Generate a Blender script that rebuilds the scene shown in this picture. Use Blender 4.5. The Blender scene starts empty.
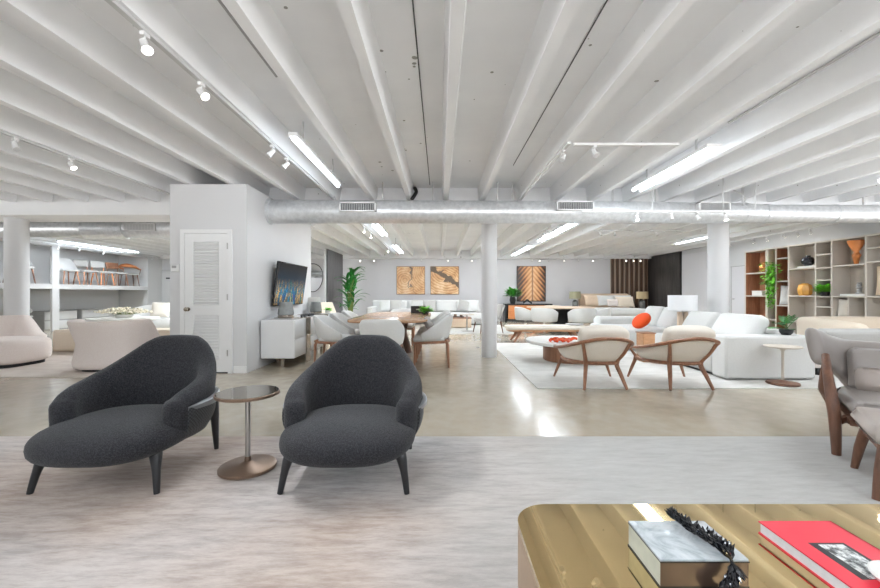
import bpy, math, random
from mathutils import Vector, Matrix, Euler, noise as mnoise
random.seed(7)
PI = math.pi
scene = bpy.context.scene
COL = scene.collection
F = 391.1; CAMZ = 1.15
def X(px, Y): return (px-440)*Y/F            # lateral place of something seen at px when it stands at distance Y
def Zh(py, Y): return CAMZ+(294-py)*Y/F      # its height
def R(d): return math.radians(d)

# ------------------------------------------------------------------ mesh builder
class MB:
    def __init__(s): s.v=[]; s.f=[]; s.M=Matrix.Identity(4)
    def at(s, loc=(0,0,0), rot=(0,0,0), sc=(1,1,1)):
        s.M = Matrix.LocRotScale(Vector(loc), Euler([R(a) for a in rot]), Vector(sc)); return s
    def _v(s, p): s.v.append(tuple(s.M @ Vector(p))); return len(s.v)-1
    def box(s, x0,x1,y0,y1,z0,z1):
        i=[s._v(p) for p in ((x0,y0,z0),(x1,y0,z0),(x1,y1,z0),(x0,y1,z0),(x0,y0,z1),(x1,y0,z1),(x1,y1,z1),(x0,y1,z1))]
        for a in ((0,3,2,1),(4,5,6,7),(0,1,5,4),(1,2,6,5),(2,3,7,6),(3,0,4,7)): s.f.append([i[k] for k in a])
        return s
    def rbox(s, c, size, r=.03, seg=3, n=(1,1,1), bulge=(0,0,0)):
        h=[max(q/2,1e-4) for q in size]; r=min(r, *h); cache={}
        par=[]
        for a in range(3):
            L=[-h[a]+r*k/seg for k in range(seg)]
            inn=[-(h[a]-r)+2*(h[a]-r)*k/n[a] for k in range(n[a]+1)]
            Rr=[h[a]-r+r*(k+1)/seg for k in range(seg)]
            l=L+inn+Rr; out=[]
            for q in l:
                if not out or abs(q-out[-1])>1e-7: out.append(q)
            par.append(out)
        def pt(p):
            key=tuple(round(q,6) for q in p)
            if key in cache: return cache[key]
            inn=Vector([max(-(h[a]-r),min(h[a]-r,p[a])) for a in range(3)])
            d=Vector(p)-inn
            # even out the corner arcs
            d=Vector([math.tan(q/r*PI/4) if abs(q)<=r+1e-9 else q for q in d])
            if d.length>0: d=d.normalized()*r
            q=inn+d
            u=[q[a]/h[a] for a in range(3)]
            for a in range(3):
                if bulge[a]:
                    b,c2=[k for k in range(3) if k!=a]
                    q[a]+=bulge[a]*(1-u[b]**2)*(1-u[c2]**2)*(u[a])
            cache[key]=s._v((q[0]+c[0],q[1]+c[1],q[2]+c[2])); return cache[key]
        for a in range(3):
            b,c2=(a+1)%3,(a+2)%3
            for sg in (-1,1):
                for i in range(len(par[b])-1):
                    for j in range(len(par[c2])-1):
                        q=[]
                        for (ii,jj) in ((i,j),(i+1,j),(i+1,j+1),(i,j+1)):
                            p=[0,0,0]; p[a]=sg*h[a]; p[b]=par[b][ii]; p[c2]=par[c2][jj]; q.append(pt(p))
                        s.f.append(q if sg>0 else q[::-1])
        return s
    def loft(s, rings, caps=True, closed=True, loop=False):
        idx=[[s._v(p) for p in r] for r in rings]; m=len(idx[0])
        N=len(idx)
        for i in range(N if loop else N-1):
            A,B=idx[i],idx[(i+1)%N]
            for k in range(m if closed else m-1): s.f.append([A[k],A[(k+1)%m],B[(k+1)%m],B[k]])
        if caps and not loop: s.f.append(idx[0][::-1]); s.f.append(idx[-1][:])
        return s
    def tube(s, pts, r, m=10, flat=1.0, sub=0, up=(0,0,1)):
        pts=[Vector(p) for p in pts]
        rr=r if isinstance(r,(list,tuple)) else [r]*len(pts)
        if sub: pts,rr=smooth(pts,rr,sub)
        rings=[]; a=None
        for i,p in enumerate(pts):
            t=(pts[min(i+1,len(pts)-1)]-pts[max(i-1,0)]).normalized()
            if a is None:
                u=Vector(up)
                if abs(t.dot(u))>.7: u=Vector((0,1,0)) if abs(t.y)<.7 else Vector((1,0,0))
                a=t.cross(u).normalized()
            else: a=(a-t*a.dot(t)).normalized()
            b=a.cross(t).normalized()
            rings.append([p+a*math.cos(2*PI*k/m)*rr[i]+b*math.sin(2*PI*k/m)*rr[i]*flat for k in range(m)])
        return s.loft(rings)
    def lathe(s, prof, m=32, c=(0,0,0), sx=1, sy=1):
        return s.loft([[(c[0]+r*math.cos(2*PI*k/m)*sx, c[1]+r*math.sin(2*PI*k/m)*sy, c[2]+z) for k in range(m)] for r,z in prof])
    def prism(s, poly, z0, z1, bev=0):
        if bev:
            cx=sum(p[0] for p in poly)/len(poly); cy=sum(p[1] for p in poly)/len(poly)
            def sh(d):
                out=[]
                for p in poly:
                    v=Vector((p[0]-cx,p[1]-cy)); L=v.length; v=v*((L-d)/L); out.append((cx+v.x,cy+v.y))
                return out
            rings=[]
            for k in range(4):
                a=k/3*PI/2; rings.append([(x,y,z0+bev*(1-math.sin(a))) for x,y in sh(bev*(1-math.cos(a)) if 0 else bev*(1-math.sin(a))) ])
            rings=[[(x,y,z0) for x,y in sh(bev)],[(x,y,z0+bev*.3) for x,y in sh(bev*.3)],[(x,y,z0+bev) for x,y in poly],
                   [(x,y,z1-bev) for x,y in poly],[(x,y,z1-bev*.3) for x,y in sh(bev*.3)],[(x,y,z1) for x,y in sh(bev)]]
            return s.loft(rings)
        return s.loft([[(x,y,z0) for x,y in poly],[(x,y,z1) for x,y in poly]])
    def sell(s, c, rad, e1=.5, e2=.6, nu=16, nv=32):
        def pw(q,e): return math.copysign(abs(q)**e,q)
        rings=[]
        for i in range(1,nu):
            a=-PI/2+PI*i/nu
            rings.append([(c[0]+rad[0]*pw(math.cos(a),e1)*pw(math.cos(2*PI*k/nv),e2), c[1]+rad[1]*pw(math.cos(a),e1)*pw(math.sin(2*PI*k/nv),e2), c[2]+rad[2]*pw(math.sin(a),e1)) for k in range(nv)])
        return s.loft(rings)
    def pillow(s, w, h, t, n=12):
        # lies in local XZ, thick along Y
        for sg in (-1,1):
            g=[]
            for i in range(n+1):
                row=[]
                for j in range(n+1):
                    u=-1+2*i/n; v=-1+2*j/n
                    k=(1-abs(u)**3)*(1-abs(v)**3); k=max(k,0)**.5
                    x=u*w/2*(1-.06*(1-v*v)); z=v*h/2*(1-.06*(1-u*u))
                    row.append(s._v((x,sg*t/2*k,z)))
                g.append(row)
            for i in range(n):
                for j in range(n):
                    q=[g[i][j],g[i+1][j],g[i+1][j+1],g[i][j+1]]
                    s.f.append(q if sg<0 else q[::-1])
        return s
    def sheet(s, grid, t):
        n,m=len(grid),len(grid[0]); G=[[Vector(p) for p in r] for r in grid]
        def nrm(i,j):
            a=G[min(i+1,n-1)][j]-G[max(i-1,0)][j]; b=G[i][min(j+1,m-1)]-G[i][max(j-1,0)]
            q=a.cross(b); return q.normalized() if q.length>0 else Vector((0,0,1))
        A=[[s._v(G[i][j]+nrm(i,j)*t/2) for j in range(m)] for i in range(n)]
        B=[[s._v(G[i][j]-nrm(i,j)*t/2) for j in range(m)] for i in range(n)]
        for i in range(n-1):
            for j in range(m-1):
                s.f.append([A[i][j],A[i+1][j],A[i+1][j+1],A[i][j+1]]); s.f.append([B[i][j],B[i][j+1],B[i+1][j+1],B[i+1][j]])
        for i in range(n-1):
            s.f.append([A[i][0],B[i][0],B[i+1][0],A[i+1][0]]); s.f.append([A[i][m-1],A[i+1][m-1],B[i+1][m-1],B[i][m-1]])
        for j in range(m-1):
            s.f.append([A[0][j],A[0][j+1],B[0][j+1],B[0][j]]); s.f.append([A[n-1][j],B[n-1][j],B[n-1][j+1],A[n-1][j+1]])
        return s
    def leaf(s, base, d, L, w, droop=.5, seg=5, fold=.15):
        d=Vector(d).normalized(); side=d.cross(Vector((0,0,1)))
        side=side.normalized() if side.length>.05 else Vector((1,0,0))
        rows=[]; p=Vector(base); cur=d.copy()
        for i in range(seg+1):
            t=i/seg; ww=w*math.sin(PI*min(1,.08+t*.92))**.8*(1 if i<seg else 0)
            up=side.cross(cur).normalized()
            rows.append([p-side*ww/2+up*ww*fold, p.copy(), p+side*ww/2+up*ww*fold])
            cur=(cur+Vector((0,0,-droop/seg*(.5+t)))).normalized(); p=p+cur*L/seg
        idx=[[s._v(q) for q in r] for r in rows]
        for i in range(seg):
            for k in range(2): s.f.append([idx[i][k],idx[i][k+1],idx[i+1][k+1],idx[i+1][k]])
        return s
    def build(s, name, mat, parent=None, smooth_ang=38):
        me=bpy.data.meshes.new(name); me.from_pydata(s.v,[],s.f); me.update()
        import bmesh
        bm=bmesh.new(); bm.from_mesh(me); bmesh.ops.remove_doubles(bm,verts=bm.verts,dist=1e-5)
        bmesh.ops.recalc_face_normals(bm,faces=bm.faces); bm.to_mesh(me); bm.free()
        me.polygons.foreach_set('use_smooth',[True]*len(me.polygons))
        me.set_sharp_from_angle(angle=R(smooth_ang))
        me.materials.append(mat)
        o=bpy.data.objects.new(name,me); COL.objects.link(o)
        if parent is not None: o.parent=parent
        return o

def smooth(pts, rr, sub):
    P=[];Q=[]
    n=len(pts)
    for i in range(n-1):
        p0,p1,p2,p3=pts[max(i-1,0)],pts[i],pts[i+1],pts[min(i+2,n-1)]
        for k in range(sub):
            t=k/sub
            P.append(.5*((2*p1)+(p2-p0)*t+(2*p0-5*p1+4*p2-p3)*t*t+(3*p1-p0-3*p2+p3)*t**3)); Q.append(rr[i]*(1-t)+rr[i+1]*t)
    P.append(pts[-1]); Q.append(rr[-1]); return P,Q
def interp(tab, x):
    if x<=tab[0][0]: return tab[0][1]
    n=len(tab)
    if x>=tab[-1][0]: return tab[-1][1]
    d=[(tab[i+1][1]-tab[i][1])/(tab[i+1][0]-tab[i][0]) for i in range(n-1)]
    m=[0 if tab[0][0]==0 else d[0]]+[0 if d[i-1]*d[i]<=0 else 2*d[i-1]*d[i]/(d[i-1]+d[i]) for i in range(1,n-1)]+[d[-1]]
    for i in range(n-1):
        a,va=tab[i]; b,vb=tab[i+1]
        if x<=b:
            h=b-a; t=(x-a)/h
            return va*(2*t**3-3*t*t+1)+m[i]*h*(t**3-2*t*t+t)+vb*(3*t*t-2*t**3)+m[i+1]*h*(t**3-t*t)
    return tab[-1][1]
def rrect(x0,x1,y0,y1,r,n=8):
    P=[]
    for cx,cy,a0 in ((x1-r,y1-r,0),(x0+r,y1-r,90),(x0+r,y0+r,180),(x1-r,y0+r,270)):
        for k in range(n+1):
            a=R(a0+90*k/n); P.append((cx+r*math.cos(a),cy+r*math.sin(a)))
    return P
def upath(W,B,arm,n=48,sq=1.0,tuck=0):
    """U seen from above, open towards -Y: list of (x,y,nx,ny,u), u=-1..1, 0 at the back"""
    P=[]
    na=max(2,int(n*.2))
    for k in range(na): P.append((-W,-arm+arm*k/na))
    for k in range(n+1):
        a=-PI/2+PI*k/n
        P.append((W*math.copysign(abs(math.sin(a))**sq,math.sin(a)), B*abs(math.cos(a))**sq))
    for k in range(1,na+1): P.append((W,-arm*k/na))
    if tuck: P=[(x*(1-tuck*(min(y,0)/arm)**2),y) for x,y in P]
    L=[0]
    for a,b in zip(P,P[1:]): L.append(L[-1]+math.dist(a,b))
    out=[]
    for i,p in enumerate(P):
        a=P[max(i-1,0)]; b=P[min(i+1,len(P)-1)]; t=Vector((b[0]-a[0],b[1]-a[1])).normalized()
        out.append((p[0],p[1],-t.y,t.x,2*L[i]/L[-1]-1))
    return out
def usweep(mb, W,B,arm, top, bot, t, lean, ez=.35, en=.7, n=44, m=18, sq=1.0, off=None, tuck=0, path=None):
    """upholstered wall following the U; top, bot, t, lean are tables over |u|"""
    tab=lambda q,u: interp(q,abs(u)) if isinstance(q,(list,tuple)) else q
    path=path or upath(W,B,arm,n,sq,tuck); st=[]
    def pw(q,e): return math.copysign(abs(q)**e,q)
    def ring(x,y,nx,ny,u,sc=1.0):
        zt,zb,th,le=tab(top,u),tab(bot,u),tab(t,u)*sc,tab(lean,u); zm=(zt+zb)/2-(zt-zb)*.06*(1-sc); hh=(zt-zb)/2*(.5+.5*sc)
        r=[]
        for k in range(m):
            a=2*PI*k/m; z=zm+hh*pw(math.sin(a),ez); q=th/2*pw(math.cos(a),en)+le*(z-zb)/max(zt-zb,.01)
            if off: q+=off((z-zb)/max(zt-zb,.01))
            r.append((x+nx*q,y+ny*q,z))
        return r
    rings=[]
    x,y,nx,ny,u=path[0]; th=tab(t,u); tx0,ty0=-ny,nx
    if tx0*(path[1][0]-x)+ty0*(path[1][1]-y)>0: tx0,ty0=-tx0,-ty0
    for j in (4,3,2,1):
        a=j/4*PI/2; rings.append(ring(x+tx0*th/2*math.sin(a),y+ty0*th/2*math.sin(a),nx,ny,u,max(math.cos(a),.04)))
    for p in path: rings.append(ring(*p))
    x,y,nx,ny,u=path[-1]; th=tab(t,u); tx1,ty1=-ny,nx
    if tx1*(path[-2][0]-x)+ty1*(path[-2][1]-y)>0: tx1,ty1=-tx1,-ty1
    for j in (1,2,3,4):
        a=j/4*PI/2; rings.append(ring(x+tx1*th/2*math.sin(a),y+ty1*th/2*math.sin(a),nx,ny,u,max(math.cos(a),.04)))
    mb.loft(rings); return mb

# ------------------------------------------------------------------ materials
def lin(c):
    return tuple(((q/255)/12.92 if q/255<=.04045 else ((q/255+.055)/1.055)**2.4) for q in c)+(1,)
class NT:
    def __init__(s,name):
        s.m=bpy.data.materials.new(name); s.m.use_nodes=True; s.t=s.m.node_tree; s.b=s.t.nodes['Principled BSDF']; s._c=None
    def n(s,ty,**kw):
        q=s.t.nodes.new(ty)
        for k,v in kw.items():
            if k in q.inputs: q.inputs[k].default_value=v
            else: setattr(q,k,v)
        return q
    def l(s,a,b): s.t.links.new(a,b)
    def coord(s,scale=(1,1,1),rot=(0,0,0),loc=(0,0,0)):
        c=s.n('ShaderNodeTexCoord'); mp=s.n('ShaderNodeMapping'); s.l(c.outputs['Object'],mp.inputs[0])
        mp.inputs['Scale'].default_value=scale; mp.inputs['Rotation'].default_value=[R(a) for a in rot]; mp.inputs['Location'].default_value=loc
        return mp.outputs[0]
    def noise(s,vec,scale,detail=4,rough=.55,dist=0):
        q=s.n('ShaderNodeTexNoise'); s.l(vec,q.inputs['Vector']); q.inputs['Scale'].default_value=scale; q.inputs['Detail'].default_value=detail
        q.inputs['Roughness'].default_value=rough; q.inputs['Distortion'].default_value=dist; return q.outputs['Fac']
    def ramp(s,fac,stops,interp='LINEAR'):
        q=s.n('ShaderNodeValToRGB'); s.l(fac,q.inputs[0]); q.color_ramp.interpolation=interp
        e=q.color_ramp.elements
        while len(e)<len(stops): e.new(.5)
        for k,(p,c) in enumerate(stops): e[k].position=p; e[k].color=c if len(c)==4 else lin(c)
        return q.outputs[0]
    def mix(s,fac,a,b,mode='MIX'):
        q=s.n('ShaderNodeMix'); q.data_type='RGBA'; q.blend_type=mode
        for sock,val in ((q.inputs[0],fac),(q.inputs[6],a),(q.inputs[7],b)):
            if hasattr(val,'links') or hasattr(val,'is_linked'): s.l(val,sock)
            else: sock.default_value=val
        return q.outputs[2]
    def math(s,op,a,b=0,c=None):
        q=s.n('ShaderNodeMath'); q.operation=op
        for k,val in enumerate((a,b)+((c,) if c is not None else ())):
            if hasattr(val,'is_linked'): s.l(val,q.inputs[k])
            else: q.inputs[k].default_value=val
        return q.outputs[0]
    def bump(s,h,strength=.3,dist=.01):
        q=s.n('ShaderNodeBump'); q.inputs['Strength'].default_value=strength; q.inputs['Distance'].default_value=dist; s.l(h,q.inputs['Height']); s.l(q.outputs[0],s.b.inputs['Normal'])
    def set(s,**kw):
        for k,v in kw.items():
            k=k.replace('_',' ')
            if hasattr(v,'is_linked'): s.l(v,s.b.inputs[k])
            else: s.b.inputs[k].default_value=v
        return s
def plain(name,c,rough=.5,metal=0,var=.04,vs=6,bump=None,**kw):
    t=NT(name); v=t.coord()
    f=t.noise(v,vs); a=lin(c); lo=tuple(q*(1-var) for q in a[:3])+(1,); hi=tuple(min(1,q*(1+var)) for q in a[:3])+(1,)
    t.set(Base_Color=t.ramp(f,[(.3,lo),(.7,hi)]),Roughness=rough,Metallic=metal,**kw)
    if bump: t.bump(t.noise(v,bump[0],3),bump[1],bump[2] if len(bump)>2 else .004)
    return t.m
def wood(name,c1,c2,scale=6,stretch=(1,1,.12),rough=.45):
    t=NT(name); v=t.coord(scale=stretch); f=t.noise(v,scale*4,6,.6,.6); g=t.noise(v,scale*14,3)
    k=t.math('ADD',t.math('MULTIPLY',f,.75),t.math('MULTIPLY',g,.25))
    t.set(Base_Color=t.ramp(k,[(.32,c1),(.68,c2)]),Roughness=rough); t.bump(k,.08,.002); return t.m
def emis(name,c,st):
    t=NT(name); t.set(Base_Color=lin(c),Emission_Color=lin(c),Emission_Strength=st); return t.m

M={}
M['wall']=plain('white_paint',(212,212,213),.6,var=.015,vs=2,bump=(60,.08))
M['farwall']=plain('grey_white_paint',(212,211,214),.65,var=.02,vs=1)
M['greywall']=plain('light_grey_paint',(204,204,204),.65,var=.02,vs=1)
M['trim']=plain('white_gloss_paint',(232,232,232),.35,var=.01)
def concrete_white():
    t=NT('painted_concrete'); v=t.coord()
    f=t.noise(v,1.3,5); base=t.ramp(f,[(.3,(237,238,240)),(.7,(246,247,248))])
    vo=t.n('ShaderNodeTexVoronoi'); t.l(v,vo.inputs['Vector']); vo.inputs['Scale'].default_value=7
    gate=t.noise(v,1.9,2); sz=t.noise(v,9,1)
    th=t.math('MULTIPLY',t.math('SUBTRACT',gate,.5),1.5)
    sp=t.math('LESS_THAN',vo.outputs['Distance'],t.math('MULTIPLY',th,sz))
    t.set(Base_Color=t.mix(sp,base,lin((150,150,145))),Roughness=.6); t.bump(t.noise(v,30,4),.08,.004); return t.m
M['concrete']=concrete_white()
def floor_mat():
    t=NT('polished_concrete'); v=t.coord()
    f=t.noise(v,.9,7,.6,.4); g=t.noise(v,7,5)
    k=t.math('ADD',t.math('MULTIPLY',f,.7),t.math('MULTIPLY',g,.3))
    t.set(Base_Color=t.ramp(k,[(.34,(150,137,120)),(.52,(168,158,141)),(.68,(180,172,157))]),Roughness=t.ramp(g,[(.3,(.15,.15,.15,1)),(.7,(.23,.23,.23,1))]))
    t.b.inputs['Coat Weight'].default_value=.15; t.b.inputs['Coat Roughness'].default_value=.08
    return t.m
M['floor']=floor_mat()
def front_rug():
    t=NT('distressed_rug'); v=t.coord(scale=(1,1,1),rot=(0,0,-32)); v2=t.coord(scale=(.9,4.6,1),rot=(0,0,-63)); w=t.coord()
    f=t.noise(v2,3.6,11,.76,.15); g=t.noise(w,.55,3); h=t.noise(v2,11,5,.7)
    base=t.ramp(f,[(.37,(122,107,99)),(.49,(166,152,145)),(.6,(190,179,172))])
    tint=t.ramp(g,[(.42,(182,165,152)),(.56,(200,197,195))])
    c=t.mix(.55,base,tint,'MULTIPLY') if 0 else t.mix(.45,base,tint)
    # the rug's right half is woven paler, the left half faded to grey and pink-brown
    sx=t.n('ShaderNodeSeparateXYZ'); t.l(w,sx.inputs[0])
    r=t.math('ADD',t.math('MULTIPLY',sx.outputs[0],.42),t.math('MULTIPLY',t.noise(w,.8,3),.7))
    r=t.math('ADD',r,.0)
    pal=t.ramp(r,[(.25,(0,0,0,1)),(.72,(1,1,1,1))])
    light=t.ramp(f,[(.36,(172,170,167)),(.6,(187,186,183))])
    c=t.mix(pal,c,light)
    gy=t.math('ADD',t.math('MULTIPLY',t.math('SUBTRACT',sx.outputs[1],1.9),.9),t.math('MULTIPLY',t.noise(w,1.2,4),.6))
    gx=t.math('SUBTRACT',1.0,t.math('ABSOLUTE',t.math('MULTIPLY',t.math('ADD',sx.outputs[0],.6),.85)))
    patch=t.ramp(t.math('MULTIPLY',gy,t.math('MAXIMUM',gx,0)),[(.25,(0,0,0,1)),(.85,(.62,.62,.62,1))])
    c=t.mix(patch,c,t.ramp(f,[(.33,(134,135,138)),(.62,(194,195,197))]))
    dk=t.ramp(h,[(.34,(.35,.35,.35,1)),(.46,(0,0,0,1))])
    c=t.mix(t.math('MULTIPLY',dk,t.math('MULTIPLY_ADD',pal,-.62,.72)),c,lin((136,120,110)))
    t.set(Base_Color=c,Roughness=.9); t.bump(t.noise(w,260,2),.25,.003); return t.m
M['rug_front']=front_rug()
def pale_rug(name,a,b,sc=2):
    t=NT(name); v=t.coord(scale=(1,2.4,1),rot=(0,0,20)); f=t.noise(v,sc,7,.65,.4); w=t.coord()
    t.set(Base_Color=t.ramp(f,[(.34,a),(.6,b)]),Roughness=.92); t.bump(t.noise(w,220,2),.25,.003); return t.m
M['rug_white']=pale_rug('pale_rug',(198,197,193),(216,215,212))
M['rug_beige']=pale_rug('beige_rug',(192,180,172),(208,198,190))
def boucle(name,c,c2,sc=170,b=.6,rough=.95):
    t=NT(name); v=t.coord(); vo=t.n('ShaderNodeTexVoronoi'); t.l(v,vo.inputs['Vector']); vo.inputs['Scale'].default_value=sc
    f=t.noise(v,sc*.5,4,.7); k=t.math('ADD',t.math('MULTIPLY',vo.outputs['Distance'],.6),t.math('MULTIPLY',f,.6))
    t.set(Base_Color=t.ramp(k,[(.25,c2),(.7,c)]),Roughness=rough); t.b.inputs['Sheen Weight'].default_value=.12; t.b.inputs['Specular IOR Level'].default_value=.2
    t.bump(k,b,.006); return t.m
M['black_boucle']=boucle('charcoal_boucle',(36,36,39),(70,70,74))
M['blush']=boucle('blush_boucle',(236,224,218),(246,238,233),120,.4)
M['cream']=boucle('cream_fabric',(228,220,208),(238,232,223),160,.25)
M['white_fab']=boucle('white_fabric',(212,212,210),(225,225,224),180,.2)
M['beige_fab']=boucle('beige_fabric',(230,215,196),(240,228,212),140,.2)
M['beige_fab2']=boucle('sand_fabric',(205,182,158),(219,199,178),140,.2)
M['grey_fab']=boucle('grey_fabric',(168,166,163),(190,188,186),150,.25)
M['lgrey_fab']=boucle('pale_grey_fabric',(168,166,163),(182,180,177),150,.25)
M['orange_fab']=boucle('orange_fabric',(190,62,16),(210,78,26),120,.3)
M['leather']=plain('taupe_leather',(150,143,139),.34,var=.06,vs=4,bump=(110,.12,.003))
M['leather2']=plain('pale_taupe_leather',(172,161,154),.36,var=.05,vs=4,bump=(110,.12,.003))
M['black_metal']=plain('black_lacquer',(38,39,42),.32,var=.05)
M['bandmetal']=plain('gunmetal',(132,134,138),.35,metal=.6,var=.05)
def weave():
    t=NT('woven_cord'); v=t.coord()
    ck=t.n('ShaderNodeTexChecker'); t.l(v,ck.inputs['Vector']); ck.inputs['Scale'].default_value=90
    t.set(Base_Color=t.mix(ck.outputs['Fac'],lin((34,35,37)),lin((66,68,71))),Roughness=.6); t.bump(ck.outputs['Fac'],.5,.004); return t.m
M['weave']=weave()
M['bronze']=plain('bronze_metal',(136,114,98),.35,metal=.7,var=.15,vs=5)
M['steel']=plain('brushed_steel',(190,188,186),.3,metal=.95,var=.05)
M['chrome']=plain('chrome',(168,158,146),.22,metal=1,var=.02)
M['smoke']=plain('smoked_mirror_glass',(120,112,100),.05,metal=.85,var=.02)
M['brass_mirror']=plain('brass_mirror',(222,196,146),.025,metal=1,var=.015,vs=2)
M['brass_side']=plain('brushed_brass',(190,160,124),.3,metal=.9,var=.05)
M['duct']=None
def duct():
    t=NT('galvanised_duct'); v=t.coord(); f=t.noise(v,14,5,.6); s=t.coord(scale=(1,.2,.2))
    wv=t.n('ShaderNodeTexWave'); t.l(v,wv.inputs['Vector']); wv.inputs['Scale'].default_value=3.2; wv.bands_direction='X'
    t.set(Base_Color=t.ramp(f,[(.3,(196,198,200)),(.7,(222,224,226))]),Metallic=.5,Roughness=.33); t.bump(wv.outputs['Fac'],.12,.006); return t.m
M['duct']=duct()
M['walnut']=wood('walnut',(80,52,38),(118,80,60))
M['walnut_lt']=wood('light_walnut',(118,80,58),(160,114,86))
M['walnut_x']=wood('walnut_along',(150,104,70),(192,146,106),stretch=(.15,1,1),rough=.3)
M['walnut_y']=wood('walnut_table',(150,110,80),(190,152,120),stretch=(1,.12,1),rough=.22)
M['oak_orange']=wood('orange_oak',(178,104,58),(206,136,84),stretch=(.15,1,1))
M['shelfwood']=wood('shelf_walnut',(128,84,60),(172,120,90),stretch=(1,1,.1))
M['taupe']=plain('taupe_laminate',(190,180,168),.5,var=.03,vs=8)
M['taupe_edge']=plain('light_taupe_edge',(204,196,186),.45,var=.02)
M['taupe_dark']=plain('taupe_panel',(150,140,130),.55,var=.04,vs=8)
M['graycab']=plain('grey_cabinet',(166,166,166),.5,var=.02)
M['darkpanel']=None
def slatmat(name,a,b,sc):
    t=NT(name); v=t.coord(scale=(1,1,.06)); f=t.noise(v,sc,4,.6)
    t.set(Base_Color=t.ramp(f,[(.35,a),(.65,b)]),Roughness=.5); return t.m
M['darkpanel']=slatmat('dark_stained_wood',(30,28,28),(62,57,54),26)
M['greypanel']=slatmat('charcoal_wood',(66,64,66),(96,93,94),26)
M['slat']=slatmat('slat_walnut',(58,42,32),(92,66,48),20)
M['slatback']=plain('slat_backing',(178,160,146),.6)
M['white']=plain('white_lacquer',(232,232,232),.22,var=.01)
M['white_matte']=plain('matte_white',(230,229,226),.7,var=.02)
M['black']=plain('matte_black',(22,22,24),.5,var=.05)
M['blackgloss']=plain('gloss_black',(16,17,22),.12,var=.05)
M['grille_dark']=plain('grille_shadow_grey',(104,106,108),.6)
M['dark_wire']=plain('dark_wire',(70,70,70),.6)
M['ltgrey']=plain('light_grey_plastic',(200,200,200),.4,var=.01)
M['leaf']=plain('leaf_green',(66,138,52),.45,var=.35,vs=9)
M['leaf_dark']=plain('deep_leaf_green',(44,116,48),.42,var=.35,vs=9)
M['leaf_bright']=plain('bright_leaf_green',(112,186,58),.45,var=.3,vs=14)
M['stem']=plain('plant_stem',(110,124,62),.6,var=.15)
M['soil']=plain('dark_soil',(52,40,32),.9,var=.2,vs=30)
M['flower']=plain('cream_petals',(228,220,200),.8,var=.12,vs=40)
M['orangevase']=plain('orange_ceramic',(214,134,74),.4,var=.08)
M['amber']=plain('amber_glass',(222,164,82),.2,var=.12,vs=12)
M['copper']=plain('copper',(196,140,84),.25,metal=.85,var=.1)
M['redglass']=plain('orange_red_glass',(204,76,40),.15,var=.15)
M['red']=plain('red_cover',(226,44,66),.38,var=.02)
M['pages']=plain('paper_pages',(236,232,230),.8,var=.05,vs=60)
M['shade_olive']=plain('olive_shade',(142,138,112),.8,var=.04)
M['shade_tan']=plain('tan_shade',(196,176,138),.8,var=.04)
M['shade_white']=plain('white_shade',(240,241,243),.8,var=.01)
M['lampglass']=plain('smoky_glass',(130,132,130),.1,var=.1,vs=12)
M['mirror']=plain('mirror_glass',(214,216,218),.02,metal=1,var=.005)
M['knit']=boucle('grey_knit',(172,168,164),(150,146,142),60,.5)
M['tube']=emis('fluorescent_tube',(236,246,255),60)
M['tube_soft']=emis('soft_fluorescent_tube',(236,246,255),50)
M['tube_bright']=emis('bright_fluorescent_tube',(236,246,255),120)
M['lens']=emis('lamp_lens',(255,250,240),60)
def marble():
    t=NT('grey_marble'); v=t.coord(); f=t.noise(v,9,7,.65,1.2)
    t.set(Base_Color=t.ramp(f,[(.32,(150,160,166)),(.5,(196,203,207)),(.66,(212,217,219))]),Roughness=.12); return t.m
M['marble']=marble()
M['paleside']=plain('pale_stone_side',(196,198,184),.35,var=.12,vs=16)
M['bronzeglass']=plain('bronze_mirror',(84,68,60),.3,metal=.35,var=.15,vs=10)
def tvmat():
    t=NT('night_city_screen'); v=t.coord(); sp=t.n('ShaderNodeSeparateXYZ'); t.l(v,sp.inputs[0])
    z=t.math('ADD',sp.outputs[2],.4); st=t.coord(scale=(1,9,1.6)); cells=t.noise(st,2.6,5,.8); st2=t.coord(scale=(1,14,20)); win=t.noise(st2,2.5,2,.7)
    hue=t.noise(t.coord(scale=(1,3,1.2)),2.2,2)
    colr=t.ramp(hue,[(.34,(20,70,170)),(.42,(40,160,190)),(.47,(240,180,50)),(.56,(250,190,60)),(.61,(40,170,160)),(.7,(110,180,60))])
    low=t.ramp(z,[(0,(.7,.7,.7,1)),(.22,(1,1,1,1)),(.5,(.0,.0,.0,1)),(1,(0,0,0,1))])
    q=t.math('MULTIPLY',t.math('ADD',t.math('MULTIPLY',cells,.7),t.math('MULTIPLY',win,.5)),1.0)
    m=t.ramp(q,[(.58,(0,0,0,1)),(.76,(1,1,1,1))]); mm=t.math('MULTIPLY',m,low)
    sky=t.ramp(z,[(0,(4,20,36)),(.28,(10,62,82)),(.45,(6,30,46)),(.7,(2,5,10))])
    c=t.mix(mm,sky,colr)
    t.set(Base_Color=(.01,.01,.01,1),Roughness=.35,Specular_IOR_Level=.05,Emission_Color=c,Emission_Strength=1.5); return t.m
M['tv']=tvmat()
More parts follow.
